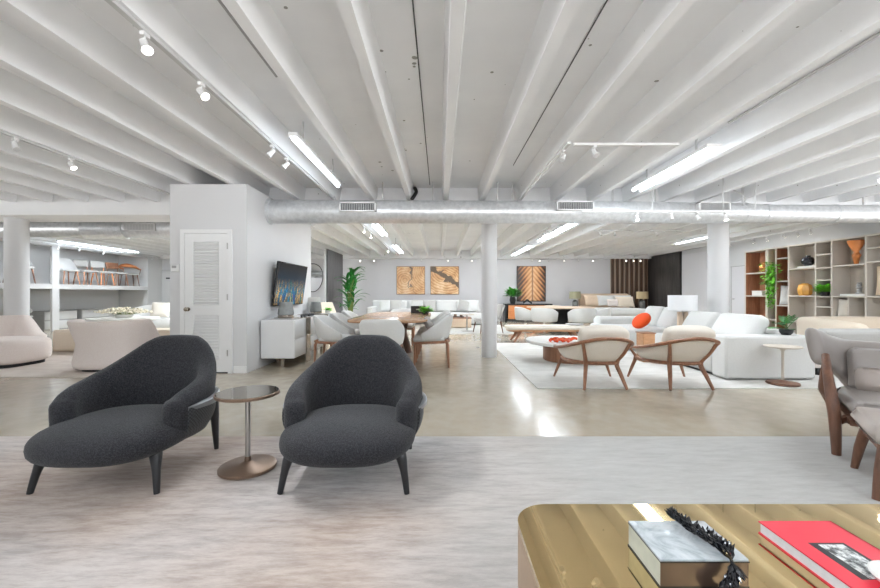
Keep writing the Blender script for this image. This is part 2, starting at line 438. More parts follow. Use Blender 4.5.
def art_rings(name,cx,cz,cx2,cz2,split,dark):
    t=NT(name); v=t.coord(); nz=t.noise(v,3,5,.6)
    def rings(ax,az,sc):
        q=t.n('ShaderNodeSeparateXYZ'); t.l(v,q.inputs[0])
        dx=t.math('SUBTRACT',q.outputs[0],ax); dz=t.math('SUBTRACT',q.outputs[2],az)
        d=t.math('SQRT',t.math('ADD',t.math('MULTIPLY',dx,dx),t.math('MULTIPLY',dz,dz)))
        return t.math('SINE',t.math('MULTIPLY',t.math('ADD',d,t.math('MULTIPLY',nz,.22)),sc)),q.outputs[0],q.outputs[2]
    r1,x,z=rings(cx,cz,58); r2,_,_=rings(cx2,cz2,70)
    a=t.ramp(t.math('MULTIPLY_ADD',r1,.085,t.math('MULTIPLY_ADD',t.noise(v,1.6,3),.55,t.math('MULTIPLY',nz,.5))),[(.3,(160,108,66)),(.5,(204,158,112)),(.72,(234,206,168))])
    b=t.ramp(t.math('MULTIPLY_ADD',r2,.085,t.math('MULTIPLY_ADD',t.noise(v,1.6,3),.55,t.math('MULTIPLY',nz,.5))),[(.3,(148,98,58)),(.5,(198,150,102)),(.72,(230,198,156))])
    e=t.math('ADD',t.math('ADD',t.math('MULTIPLY',x,split[0]),t.math('MULTIPLY',z,split[1])),t.math('MULTIPLY_ADD',nz,.5,split[2]))
    c=t.mix(t.math('GREATER_THAN',e,0),a,b)
    ae=t.math('ABSOLUTE',t.math('ADD',e,t.math('MULTIPLY_ADD',t.noise(v,1.6,2),.7,-.35)))
    th=t.math('MULTIPLY',t.math('MAXIMUM',t.math('MULTIPLY_ADD',z,dark[1],dark[2]),0),dark[0])
    c=t.mix(t.math('LESS_THAN',ae,th),c,lin((92,76,60)))
    t.set(Base_Color=c,Roughness=.5); return t.m
M['art_a']=art_rings('tree_ring_print',-.25,.0,.75,.35,(1,.08,-.28),(.09,.6,.35))
M['art_b']=art_rings('cracked_wood_print',.1,.62,-.2,-.5,(.55,1,-.42),(.22,.15,.55))
def art_leaf():
    t=NT('leaf_vein_print'); v=t.coord(); q=t.n('ShaderNodeSeparateXYZ'); t.l(v,q.inputs[0]); nz=t.noise(v,2,4)
    ax=t.math('ABSOLUTE',t.math('SUBTRACT',q.outputs[0],.05))
    d=t.math('ADD',t.math('MULTIPLY_ADD',ax,-1.15,q.outputs[2]),t.math('MULTIPLY',nz,.12)); w=t.math('SINE',t.math('MULTIPLY',d,-40))
    d2=t.math('SINE',t.math('MULTIPLY',t.math('MULTIPLY_ADD',ax,1.15,q.outputs[2]),30))
    k=t.math('MULTIPLY_ADD',d2,.13,t.math('MULTIPLY_ADD',nz,.5,t.math('MULTIPLY_ADD',ax,-1.0,.52)))
    c=t.ramp(k,[(.18,(40,34,32)),(.36,(120,78,52)),(.55,(204,146,96)),(.9,(238,200,160))])
    c=t.mix(t.math('LESS_THAN',ax,.028),c,lin((52,42,38)))
    c=t.mix(t.math('LESS_THAN',ax,.009),c,lin((206,150,110)))
    t.set(Base_Color=c,Roughness=.5); return t.m
M['art_c']=art_leaf()
def bwprint():
    t=NT('mono_print'); v=t.coord(); f=t.noise(v,28,5,.7)
    t.set(Base_Color=t.ramp(f,[(.38,(40,42,44)),(.47,(150,154,154)),(.55,(232,234,234))],),Roughness=.4); return t.m
M['bw']=bwprint()

# ------------------------------------------------------------------ things
def tag(o,label=None,cat=None,group=None,kind=None):
    if label: o['label']=label
    if cat: o['category']=cat
    if group: o['group']=group
    if kind: o['kind']=kind
    return o
def thing(name,label,cat,loc=(0,0,0),rz=0,group=None):
    o=bpy.data.objects.new(name,None); COL.objects.link(o); o.location=loc; o.rotation_euler=(0,0,R(rz)); o.empty_display_size=.1
    return tag(o,label,cat,group)
def dup(root,loc,rz=0,label=None,group=None):
    r=root.copy(); COL.objects.link(r); r.location=loc; r.rotation_euler=(0,0,R(rz))
    if label: r['label']=label
    if group: r['group']=group
    for ch in list(root.children):
        c=ch.copy(); COL.objects.link(c); c.parent=r
        for g in list(ch.children):
            d=g.copy(); COL.objects.link(d); d.parent=c
    return r
def struct(name,mb,mat,label,cat,parent=None,group=None):
    o=mb.build(name,mat,parent)
    if parent is None: tag(o,label,cat,group,'structure')
    return o

# ================================================================== SETTING
XL,XR,YN,YF=-13.2,9.05,-3.2,16.9
ZD=3.0; ZB=2.75
struct('floor',MB().box(XL,XR+.2,YN,YF+.2,-.1,0),M['floor'],'polished beige concrete floor of the whole showroom','floor')
struct('ceiling',MB().box(XL-.2,XR+.2,YN,YF+.2,ZD,ZD+.15),M['concrete'],'white painted concrete ceiling deck above the ribs','ceiling')
b=MB()
struct('wall_far',MB().box(XL-.2,XR+.2,YF,YF+.2,0,ZD),M['farwall'],'pale grey far wall with the wooden pictures','wall')
b=MB(); b.box(XR,XR+.2,5.6,YF,0,ZD); b.box(XR,XR+.2,YN,5.6,0,.35); b.box(XR,XR+.2,YN,5.6,2.72,ZD)  # unseen near stretch opened up to let extra daylight in
for y in (YN,-1,1.2,3.4): b.box(XR,XR+.2,y,y+.14,.35,2.72)
struct('wall_right',b,M['greywall'],'light grey wall behind the bookcase','wall')
b=MB(); b.box(XL-.2,XL,7.0,YF,0,ZD); b.box(XL-.2,XL,YN,7.0,0,.35); b.box(XL-.2,XL,YN,7.0,2.72,ZD)  # near stretch, out of view, left open as an added daylight source
for y in (YN,-.7,1.9,4.5): b.box(XL-.2,XL,y,y+.14,.35,2.72)
b.box(XL,XL+.001,7,7.6,0,ZD)                                     # left wall, deep display recess
b.box(XL,-12,16.07,YF,0,ZD); b.box(XL,-12,7.2,7.6,0,ZD)
struct('wall_left',b,M['greywall'],'grey left wall with the two storey display recess','wall')
b=MB(); b.box(-12.25,-12,7.6,16.07,2.64,ZD); b.box(XL,-12,7.6,16.07,1.31,1.46)
for y in (12.1,9.9): b.box(-12.06,-11.99,y,y+.22,0,2.66)
struct('trim_1',b,M['wall'],'white post and shelf framework of the display recess','shelf framework')
b=MB(); b.box(XL,-3.4,YN-.2,YN,0,ZD); b.box(XL,XR,YN-.2,YN,0,.35); b.box(XL,XR,YN-.2,YN,2.7,ZD)  # solid left part added to keep daylight off the closet front
for x in (-5.6,-1.4,2.8,7.0): b.box(x-.15,x+.15,YN-.2,YN,.35,2.7)
struct('wall_near',b,M['wall'],'unseen wall behind the viewer, openings added for daylight','wall')
# ceiling ribs
prof=[(-.04,ZB),(.04,ZB),(.072,ZD+.01),(-.072,ZD+.01)]
rib=None
for k in range(-21,15):
    x=.10+.627*k
    if rib is None:
        b=MB(); b.loft([[(px,YN,pz) for px,pz in prof],[(px,YF,pz) for px,pz in prof]]); rib=struct('ceiling_rib',b,M['concrete'],'white concrete ceiling rib running from viewer to far wall','ceiling rib',group='parallel ceiling ribs'); o=rib
    else: o=rib.copy(); COL.objects.link(o)
    o.location.x=x
struct('ceiling_girder',MB().box(XL,XR,6.82,7.5,2.53,ZD),M['concrete'],'white cross girder carried by the round columns','girder')
struct('trim_2',MB().box(XL,XR,16.62,YF,2.66,ZD),M['concrete'],'shallow white soffit along top of the far wall','soffit')
for x,lab in ((.905,'round white column in the middle of the showroom'),(5.12,'round white column beside the white sofa and bookcase'),(-7.79,'round white column before the chair display recess')):
    struct('column',MB().lathe([(.142 if abs(x)<2 else .165,0),(.142 if abs(x)<2 else .165,2.54)],40,(x,7.2,0)),M['wall'],lab,'column')
# closet block
cx0,cx1,cy0,cy1=-3.93,-2.81,5.69,8.52
b=MB(); b.box(cx0,cx1,cy0,cy1,0,ZB-.002)
struct('wall_closet',b,M['wall'],'white closet block carrying louvered door and television','wall')
b=MB(); b.box(cx0+.02,-3.76,cy0-.012,cy0,0,.1); b.box(-3.0,cx1,cy0-.012,cy0,0,.1)
struct('baseboard_closet',b,M['trim'],'white baseboard around the foot of the closet block','baseboard')
# louvered door in the block
D=thing('door_1','white louvered closet door with chrome knob','door',(-3.385,cy0,0)); D['kind']='structure'
b=MB(); w=.315; 
b.box(-w-.06,-w,-.035,0,0,2.03); b.box(w,w+.06,-.035,0,0,2.03); b.box(-w-.06,w+.06,-.035,0,2.03,2.085); b.build('door_casing',M['trim'],D)
b=MB(); b.box(-w+.003,-.185,-.028,-.001,.02,2.027); b.box(.185,w-.003,-.028,-.001,.02,2.027); b.box(-.185,.185,-.028,-.001,1.91,2.027); b.box(-.185,.185,-.028,-.001,.84,.985); b.box(-.185,.185,-.028,-.001,.02,.2)
b.build('door_leaf',M['trim'],D)
for z0,z1 in ((.2,.84),(.985,1.91)):
    b=MB(); n=int((z1-z0)/.04); st=(z1-z0)/n
    b.box(-.185,.185,-.004,-.001,z0,z1)
    for i in range(n):
        z=z0+st*(i+.5); b.at((0,-.014,z),(-38,0,0)).box(-.183,.183,-.004,.004,-st*.46,st*.46)
    b.build('louver_panel',M['trim'],D)
b=MB(); b.at((-w+.055,-.03,.93),(90,0,0)).lathe([(.03,-.002),(.03,.008),(.012,.012),(.012,.035),(.027,.045),(.03,.06),(.02,.075),(.004,.078)],20); b.build('knob',M['chrome'],D)
for z in (.25,1.06,1.8): MB().box(w-.012,w+.006,-.04,-.028,z,z+.09).build('hinge',M['steel'],D)
MB().box(-w,w,-.02,-.001,.002,.018).build('door_gap',M['black'],D)
# thermostat
T=thing('thermostat','small white wall thermostat beside the louvered door','thermostat',(-3.84,cy0,1.525))
MB().rbox((0,-.013,0),(.13,.026,.11),.008).build('case',M['white'],T); MB().box(-.045,.02,-.0275,-.026,.0,.035).build('display',M['graycab'],T)
# doors far away
D=thing('door_2','grey door with small dark sign in the far left wall','door',(-12.08,YF,0)); D['kind']='structure'
MB().rbox((.3,-.02,1.06),(.9,.04,2.12),.005,1).build('door_leaf',M['ltgrey'],D); MB().rbox((.42,-.045,1.83),(.3,.01,.06),.003,1).build('sign_plate',M['black'],D)
b=MB(); b.lathe([(.035,0),(.035,.05)],12,(-.06,-.07,.98)); b.lathe([(.03,0),(.03,.05)],12,(-.06,-.07,1.12)); b.build('door_handle',M['graycab'],D)
b=MB(); b.box(-.2,-.15,-.05,0,0,2.2); b.box(-.2,.8,-.05,0,2.13,2.2); b.build('door_frame',M['ltgrey'],D)
D=thing('door_3','light grey flush door in right wall beside the bookcase','door',(XR,11.3,0)); D['kind']='structure'
MB().rbox((-.015,.35,1.0),(.03,.9,1.95),.004,1).build('door_leaf',M['farwall'],D)
b=MB(); b.box(-.02,0,.82,.84,0,1.98); b.box(-.033,0,-.12,.84,1.98,2.0); b.build('door_frame',M['graycab'],D); MB().rbox((-.06,.72,1.0),(.04,.1,.025),.006,2).build('door_handle',M['steel'],D)
b=MB(); b.box(XR-.1,XR,12.9,13.2,0,1.95); b.box(XR-.05,XR,13.2,14.55,0,2.6); struct('trim_3',b,M['farwall'],'grey pilaster and panel in right wall near dark cladding','wall panel')

# dark cladding and slats at the far right corner
b=MB(); y=14.65
while y<16.85: b.box(XR-.07,XR-.005,y,y+.105,0,2.74); y+=.115
P=thing('wall_cladding','nearly black vertical board cladding in far right corner','cladding',(0,0,0)); b.build('boards',M['darkpanel'],P); MB().box(XR-.03,XR-.001,14.63,16.88,0,2.74).build('backing',M['black'],P)
P=thing('slat_screen','brown slatted wooden screen on the far wall behind bed','screen',(0,0,0))
MB().box(7.36,XR-.08,YF-.03,YF-.002,0,2.66).build('backing',M['slatback'],P)
b=MB(); x=7.38
while x<XR-.15: b.box(x,x+.095,YF-.11,YF-.02,0,2.66); x+=.205
b.build('slats',M['slat'],P)
# dark partition on the left with plant before it
P=thing('partition_screen','charcoal slatted partition standing behind the tall plant','partition',(0,0,0))
b=MB(); y=13.6
while y<15.6: b.box(-3.96,-3.9,y,y+.14,0,2.72); y+=.15
b.build('boards',M['greypanel'],P); MB().box(-3.99,-3.955,13.5,15.62,0,2.74).build('frame',M['wall'],P)

# ================================================================== CEILING SERVICES
def hang(y): return ZD
D=thing('air_duct','long galvanised round air duct crossing below the ceiling','duct',(0,6.46,2.51))
def ring_x(b,x,r,w=.04,zc=0): b.loft([[(xx,rr*math.cos(2*PI*k/36),zc+rr*math.sin(2*PI*k/36)) for k in range(36)] for xx,rr in ((x-w/2,r-.005),(x-w/2,r),(x+w/2,r),(x+w/2,r-.005))])
b=MB()
sec=[(-2.812,.195,0),(2.9,.182,-.012),(5.0,.165,-.025),(5.3,.15,-.035),(XR-.01,.14,-.04)]
b.loft([[(x,r*math.cos(2*PI*k/40),z+r*math.sin(2*PI*k/40)) for k in range(40)] for x,r,z in sec]); b.build('pipe',M['duct'],D)
for x,r,z in ((-2.785,.21,0),(.02,.192,-.005),(.18,.191,-.005),(1.3,.189,-.008),(5.0,.172,-.025),(5.35,.157,-.035),(6.5,.155,-.037),(7.7,.15,-.04)):
    b=MB(); ring_x(b,x,r,.05,z); b.build('collar',M['duct'],D)
for xa,xb,zc in ((-1.6,-1.02,.03),(1.86,2.45,.045),(4.12,4.62,.03)):
    b=MB(); y=-.25; h=.075
    b.box(xa,xb,y,y+.09,zc+h-.018,zc+h); b.box(xa,xb,y,y+.09,zc-h,zc-h+.018); b.box(xa,xa+.02,y,y+.09,zc-h,zc+h); b.box(xb-.02,xb,y,y+.09,zc-h,zc+h)
    g=b.build('grille',M['white'],D)
    b=MB(); b.box(xa+.02,xb-.02,y+.05,y+.06,zc-h+.018,zc+h-.018); b.build('grille_back',M['grille_dark'],g)
    b=MB(); x=xa+.04
    while x<xb-.03: b.box(x,x+.006,y+.01,y+.05,zc-h+.018,zc+h-.018); x+=.028
    b.build('grille_slats',M['ltgrey'],g)
for x in (-1.75,-.95,-.12,.95,1.2,2.85,3.55,5.0,7.0): MB().box(x-.012,x+.012,-.012,.012,.12,.5).build('hanger',M['ltgrey'],D)
D=thing('air_duct','silver duct behind the left column with flexible section','duct',(0,8.1,2.5))
b=MB(); b.loft([[(x,r*math.cos(2*PI*k/32),r*math.sin(2*PI*k/32)) for k in range(32)] for x,r in ((XL+.02,.17),(-7.3,.17))]); b.build('pipe',M['duct'],D)
b=MB(); rg=[]; x=-7.32
i=0
while x<-6.45: rg.append((x,.20+(.012 if i%2 else -.012))); x+=.022; i+=1
b.loft([[(x,r*math.cos(2*PI*k/28),r*math.sin(2*PI*k/28)) for k in range(28)] for x,r in rg]); b.build('flexible_hose',M['duct'],D)
b=MB(); b.loft([[(x,r*math.cos(2*PI*k/32),r*math.sin(2*PI*k/32)) for k in range(32)] for x,r in ((-6.46,.19),(-4.6,.19),(cx0+.01,.19))]); b.build('pipe',M['duct'],D)
b=MB(); b.box(-6.4,-5.75,-.21,-.12,-.075,.075); g=b.build('grille',M['ltgrey'],D)
b=MB(); x=-6.37
while x<-5.79: b.box(x,x+.012,-.216,-.205,-.055,.055); x+=.03
b.build('grille_slats',M['graycab'],g)
for x in (-9.5,-7.6,-6.9,-5.5): MB().box(x-.012,x+.012,-.012,.012,.12,.5).build('hanger',M['ltgrey'],D)

def lamp_light(kind,loc,power,size=None,rot=(0,0,0),col=(.88,.95,1)):
    L=bpy.data.lights.new('lamp',kind); L.energy=power; L.color=col
    if kind=='AREA': L.shape='RECTANGLE'; L.size,L.size_y=size
    else: L.spot_size=R(85); L.spot_blend=.8; L.shadow_soft_size=.04
    o=bpy.data.objects.new('lamp',L); COL.objects.link(o); o.location=loc; o.rotation_euler=[R(a) for a in rot]; return o
SPOT_W=60
head_mesh={}
def spot_parts(parent,x,y,z,yaw,tilt=40,on=True,s=1.0):
    """a spotlight head under a rail: stem, can, lens"""
    tilt=-tilt
    b=MB(); b.box(x-.014,x+.014,y-.025,y+.025,z-.025,z); b.tube([(x,y,z-.02),(x,y,z-.06)],.006,6)
    b.at((x,y,z-.072),(tilt,0,yaw),(.66,.66,.66)).lathe([(.018,.05),(.034,.045),(.036,-.03),(.05,-.085),(.044,-.085),(.03,-.06)],16)
    h=b.build('spotlight',M['white'],parent)
    b=MB(); b.at((x,y,z-.072),(tilt,0,yaw),(.66,.66,.66)).lathe([(.001,-.082),(.043,-.083),(.043,-.088),(.001,-.089)],16); b.build('lens',M['lens'] if on else M['ltgrey'],h)
    if on:
        d=Euler((R(tilt),0,R(yaw))).to_matrix()@Vector((0,0,-1)); p=Vector(parent.location)+Vector((x,y,z-.072))+d*.07
        lamp_light('SPOT',p,SPOT_W,rot=(tilt,0,yaw),col=(.96,.98,1))
    return h
def track(label,p0,p1,heads,rail=M['white'],axis='y',drops=()):
    t=thing('track_light',label,'track light',(p0[0],p0[1],p0[2]))
    b=MB(); d=Vector(p1)-Vector(p0)
    if axis=='y': b.box(-.018,.018,0,d.y,-.012,.012)
    else: b.box(0,d.x,-.018,.018,-.012,.012)
    b.build('rail',rail,t)
    for q in drops:
        if axis=='y': MB().tube([(0,q-p0[1],0),(0,q-p0[1],ZD-p0[2])],.008,6).build('hanger',M['ltgrey'],t)
        else: MB().tube([(q-p0[0],0,0),(q-p0[0],0,ZD-p0[2])],.008,6).build('hanger',M['ltgrey'],t)
    for (q,yaw,tilt,on) in heads:
        if axis=='y': spot_parts(t,0,q-p0[1],-.01,yaw,tilt,on)
        else: spot_parts(t,q-p0[0],0,-.01,yaw,tilt,on)
    return t
zt=ZB-.013
track('track light with four spotlights above the black armchairs',(-1.781,-.5,zt),(0,6.6,0),[(2.36,60,35,True),(2.92,70,45,True),(4.15,-60,40,False),(4.54,-60,40,False)],M['ltgrey'])
track('track light with two spotlights high at far left',(-4.289,.5,zt),(0,6.7,0),[(3.95,70,30,False),(4.55,80,40,True)],M['ltgrey'])
track('track light along a rib right of the middle',(1.354,4.1,zt),(0,6.6,0),[(4.3,-40,40,False)])
track('short cross track light high above the wooden armchairs',(1.40,4.1,zt-.02),(2.5,0,0),[(1.62,20,40,False)],M['white'],'x')
track('track light with four spotlights hanging before the duct',(2.2,6.08,2.43),(5.1,6.08,2.43),[(3.06,15,15,True),(3.6,-20,25,False),(4.0,35,35,False),(4.44,10,15,True)],M['white'],'x',(3.3,4.4,4.9))
track('track light running along the far wall soffit',(-5.2,16.4,2.66),(8.6,16.4,2.66),[(x,yw,25,on) for x,yw,on in ((-3.35,0,True),(-2.77,10,True),(-.78,0,False),(.33,0,True),(1.33,0,True),(3.86,-10,False),(4.17,0,True),(4.55,0,False),(5.2,0,True),(5.8,0,False),(6.4,0,True),(7.8,0,True),(8.1,20,True),(8.4,0,True))],M['white'],'x')
track('track light in front of the right hand bookcase',(8.55,8.4,2.67),(0,12.2,0),[(9.04,80,20,True),(9.37,80,25,True),(9.75,60,45,True),(10.25,80,35,True),(10.7,80,30,True),(11.54,80,35,False)])
track('track light above the chairs in the display recess',(-11.6,9,2.66),(0,16.2,0),[(11.9,-80,20,True),(12.6,-80,30,False),(13.5,-80,30,False),(15.8,-60,55,False)])
track('track light beyond the duct over the dining table',(-1.75,8.2,2.7),(0,15.5,0),[(9.0,20,30,True),(9.9,20,30,True),(13.2,0,30,True)],M['ltgrey'])
track('track light beyond the duct over the round coffee table',(2.55,9.0,2.7),(0,11.5,0),[(9.4,20,20,True),(9.6,0,30,True)],M['ltgrey'])
track('cross track light beyond the duct over the white sofas',(3.7,9.4,2.68),(5.9,9.4,2.68),[(3.85,20,40,False),(4.2,-20,40,False),(5.2,10,40,False)],M['white'],'x')

def tube_fix(label,x,y0,y1,z=2.69,two=False,power=75,far=False):
    t=thing('fluorescent_light',label,'ceiling light',(x,y0,z))
    L=y1-y0
    xs=(-.055,.055) if two else (0,)
    MB().box(-.045-(.04 if two else 0),.045+(.04 if two else 0),0,L,.035,.075).build('fixture_body',M['white'],t)
    for q in (.3,L-.3): MB().box(-.008,.008,q-.008,q+.008,.07,ZD-z).build('hanger',M['ltgrey'],t)
    lamp_light('AREA',(x,(y0+y1)/2,z-.03),.25*power*(.42 if y0<6 else 3.4)*L/2.2*(1.6 if two else 1),(.12,L))
    for q in xs: MB().tube([(q,.02,.012),(q,L-.02,.012)],.019,10).build('tube',M['tube_bright' if power>140 else 'tube_soft' if power<60 or y0>10 else 'tube'],t)
tube_fix('lit fluorescent strip between ribs above the black armchairs',-1.47,3.9,5.66)
tube_fix('long lit double fluorescent strip between ribs at upper right',2.95,4.2,5.88,two=True)
tube_fix('lit fluorescent strip beyond the duct, nearer of the left pair',-1.47,8.8,10.4,two=True,power=50)
tube_fix('lit fluorescent strip beyond the duct, farther of the left pair',-1.47,12.6,14.9,two=True,power=50)
tube_fix('lit fluorescent strip beyond the duct, nearer of the right pair',2.95,8.6,11.6,two=True,power=36)
tube_fix('lit fluorescent strip beyond the duct, farther of the right pair',2.95,12.8,15.8,two=True,power=45)
tube_fix('lit fluorescent strip between column and bookcase',7.35,10.2,12.2,power=55)
tube_fix('lit fluorescent strip above the chair display recess',-11.3,11.6,14.6,two=True,power=42)
tube_fix('added unseen fluorescent strip brightening the blush armchair zone',-5.86,9.2,12.0,power=170)  # hidden behind the closet block, added to lift the left zone
tube_fix('added unseen fluorescent strip over the sofas at right',6.1,3.0,5.4,two=True,power=80)  # outside the view, added to brighten sofas and bookcase
tube_fix('added unseen fluorescent strip above viewer',-1.47,-2.2,.2,two=True)  # this strip and the next two are unseen, added as overhead fill
tube_fix('added unseen fluorescent strip above viewer at right',2.95,-2.2,.2,two=True)
tube_fix('added unseen fluorescent strip above viewer at left',-5.23,-1.4,1.0,two=True,power=110)
# conduits
def conduit(label,pts,r,mat): tag(MB().tube(pts,r,6).build('conduit',mat),label,'conduit')
conduit('thin dark wire running along the ceiling deck in the middle',[(-.172,-2,ZD-.006),(-.172,6.6,ZD-.006)],.005,M['dark_wire'])
conduit('thin black wire along a ceiling bay right of the middle',[(1.05,-2,ZD-.006),(1.05,5.6,ZD-.006)],.005,M['dark_wire'])
b=MB().tube([(3.1,-2,2.987),(3.1,4.2,2.987)],.012,8); o=tag(b.build('conduit',M['ltgrey']),'white conduit feeding the long fluorescent strip','conduit')
conduit('dark conduit hugging a rib at upper left',[(-1.38,-2,2.988),(-1.38,3.3,2.988)],.012,M['graycab'])
tag(MB().tube([(-.44,6.78,2.98),(-.42,6.62,2.93),(-.4,6.55,2.85),(-.47,6.5,2.72)],.03,10,sub=5).build('flexible_hose',M['black']),'short black flexible hose dropping behind the duct','hose')
tag(MB().tube([(4.55,6.5,2.98),(4.8,6.42,2.86),(4.95,6.35,2.72),(4.88,6.3,2.58)],.012,8,sub=6).build('cable',M['ltgrey']),'pale cable looping down onto the duct at right','cable')

# ================================================================== RUGS
def rug(label,x0,x1,y0,y1,mat,r=.02,h=.012):
    cx,cy=(x0+x1)/2,(y0+y1)/2
    b=MB().prism(rrect(x0-cx,x1-cx,y0-cy,y1-cy,r,4),0,h); o=b.build('rug',mat); o.location=(cx,cy,0); return tag(o,label,'rug')
o=MB().prism(rrect(-4.6,3.75,.2,3.125,.02,3),0,.012).build('rug',M['rug_front']); tag(o,'large distressed grey and beige rug under black armchairs','rug')
rug('white rug under the wooden armchairs and white sofas',1.18,7.2,4.74,9.1,M['rug_white'])
rug('beige rug under the blush armchairs at left',-8.4,-4.25,5.36,8.6,M['rug_beige'],.3)
rug('white rug in the far seating area beyond the dining table',.1,2.2,11.2,14.4,M['rug_white'])

# ================================================================== BLACK ARMCHAIRS
def black_chair():
    t=thing('armchair','','armchair')
    b=MB()
    usweep(b,.36,.335,.135,[(0,.828),(.15,.824),(.25,.79),(.34,.735),(.42,.685),(.54,.628),(.68,.583),(.82,.553),(.92,.528),(1,.495)],[(0,.25),(.5,.25),(1,.265)],[(0,.13),(.5,.12),(.8,.12),(1,.13)],[(0,.10),(.3,.075),(.55,.03),(1,.01)],ez=.42,en=.75,n=56,m=22,sq=.86,tuck=.07)
    b.build('backrest',M['black_boucle'],t)
    b=MB(); 
    def pw(q,e): return math.copysign(abs(q)**e,q)
    rings=[]; nu=18; nv=48
    for i in range(1,nu):
        a=-PI/2+PI*i/nu; ca=math.cos(a)**.62; sa=pw(math.sin(a),.78); r=[]
        for k in range(nv):
            th=2*PI*k/nv; x=.40*ca*pw(math.cos(th),.72); y=-.10+.38*ca*pw(math.sin(th),.74)
            z=.282+ (.108 if sa>0 else .105)*sa
            z+= -.018*max(0,-(y+.1)/.4)**2
            r.append((x*(1-.08*max(0,(y+.1)/.4)),y,z))
        rings.append(r)
    b.loft(rings); b.build('seat',M['black_boucle'],t)
    # metal band and woven shell outside
    path=[p for p in upath(.36,.335,.135,56,.86,.07) if abs(p[4])<.95]
    b=MB(); rings=[]
    for (x,y,nx,ny,u) in path:
        o=.088+.012*(1-abs(u))-.035*max(0,(abs(u)-.75)/.25); z=.445-.02*abs(u)
        hz=.028 if abs(u)<.6 else .028-.018*(abs(u)-.6)/.4
        rings.append([(x+nx*(o-.012),y+ny*(o-.012),z-hz),(x+nx*(o+.012),y+ny*(o+.012),z-hz),(x+nx*(o+.016),y+ny*(o+.016),z+hz*.6),(x+nx*(o+.004),y+ny*(o+.004),z+hz),(x+nx*(o-.012),y+ny*(o-.012),z+hz)])
    b.loft(rings); b.build('metal_band',M['bandmetal'],t)
    b=MB(); rings=[]
    for (x,y,nx,ny,u) in path:
        r=[]
        for k in range(7):
            q=k/6; z=.43-.20*q; o=.08+.01*math.sin(q*PI)-.05*q**2
            if y<-.1: z=.43-.20*q*(1-.5*(-.1-y)/.1)
            r.append((x+nx*o,y+ny*o,z))
        for k in range(6,-1,-1):
            p=r[k]; r.append((p[0]-nx*.02,p[1]-ny*.02,p[2]))
        rings.append(r)
    b.loft(rings); b.build('woven_shell',M['weave'],t)
    for s in (-1,1):
        MB().tube([(s*.285,-.22,.245),(s*.322,-.265,.2),(s*.343,-.29,.12),(s*.362,-.312,0)],[.04,.034,.022,.0155],12,sub=4).build('leg',M['black_metal'],t)
        MB().tube([(s*.325,.27,.44),(s*.318,.325,.36),(s*.318,.335,.25),(s*.325,.335,.12),(s*.33,.338,0)],[.022,.03,.03,.022,.015],12,sub=4).build('leg',M['black_metal'],t)
    return t
c1=black_chair(); c1.location=(-.55,2.54,.012); c1['label']='charcoal boucle armchair in the centre, right of the small table'
dup(c1,(-1.975,2.54,.012),0,'charcoal boucle armchair at left, left of the small table')
# small round side table between
t=thing('side_table','round bronze pedestal side table between the black armchairs','side table',(-1.255,2.555,.012))
MB().lathe([(.001,0),(.168,0),(.175,.006),(.175,.02),(.165,.026),(.05,.034),(.022,.05),(.018,.08),(.001,.08)],48).build('base',M['bronze'],t)
MB().lathe([(.0155,.05),(.0155,.485)],20).build('pole',M['steel'],t)
MB().lathe([(.05,.472),(.187,.478),(.195,.482),(.195,.497),(.191,.499)],56).build('rim',M['bronze'],t)
MB().lathe([(.001,.494),(.188,.494),(.188,.5005),(.001,.5005)],56).build('tabletop',M['smoke'],t)

# ================================================================== BRASS COFFEE TABLE AND WHAT LIES ON IT
t=thing('coffee_table','large mirror polished brass coffee table with rounded corners','coffee table',(0,0,.012))
P=rrect(.263,1.78,.42,1.434,.125,14)
MB().prism(P,.0,.350).build('base',M['brass_side'],t)
MB().prism(P,.350,.368).build('tabletop',M['brass_mirror'],t)
zt=.38
t=thing('keepsake_box','grey marble topped box on the brass table under black branch','box',(.693,1.112,zt))
MB().box(-.115,.115,-.086,.086,0,.068).build('body',M['paleside'],t)
MB().box(-.1155,.1155,-.0875,-.0862,.004,.068).build('front_panel',M['bronzeglass'],t)
MB().rbox((0,0,.0715),(.232,.175,.007),.0015,1).build('lid',M['marble'],t)
b=MB()
for x0,x1,y0,y1,z0,z1 in ((-.1172,-.1162,-.088,.088,.0675,.0695),(-.1172,.1172,-.0892,-.0882,.066,.0695),(-.117,.117,-.0885,-.0875,0,.004),(-.1172,-.1155,-.088,.088,0,.004)): b.box(x0,x1,y0,y1,z0,z1)
b.build('edging',M['black'],t)
# black spiky branch: lies across the lid and hangs over the front
t=thing('decorative_branch','glossy black spiky branch draped over the marble box','ornament',(.693,1.112,zt))
pts=[(.018,.082,.09),(.028,.052,.086),(.042,.01,.086),(.054,-.035,.087),(.062,-.08,.087),(.06,-.104,.076),(.05,-.11,.05),(.034,-.11,.024)]
pp,_=smooth([Vector(p) for p in pts],[1]*len(pts),8)
MB().tube(pp,.004,8).build('stem',M['blackgloss'],t)
rnd=random.Random(3); b=MB()
for i,p in enumerate(pp):
    d=(pp[min(i+1,len(pp)-1)]-pp[max(i-1,0)]).normalized()
    for k in range(4):
        hang_=i>len(pp)*.68
        side=Vector((rnd.uniform(-1,1),rnd.uniform(-.6,.6) if not hang_ else rnd.uniform(-1,.0),rnd.uniform(.1,1.1) if not hang_ else rnd.uniform(-.5,.3)))
        q=(side*.75-d*.5).normalized() if not hang_ else (side*.6+d*.65).normalized(); L=rnd.uniform(.022,.032)+.012*i/len(pp)
        if hang_ and q.y>-.05: q.y=-.2
        if not hang_ and p.z+q.z*L<.078: q.z=abs(q.z)
        b.tube([p,p+q*L*.5,p+q*L],[.002,.0075,.0004],6,flat=.6)
b.build('spikes',M['blackgloss'],t)
t=thing('book','thick red hardcover book lying on the brass table','book',(1.142,1.092,zt))
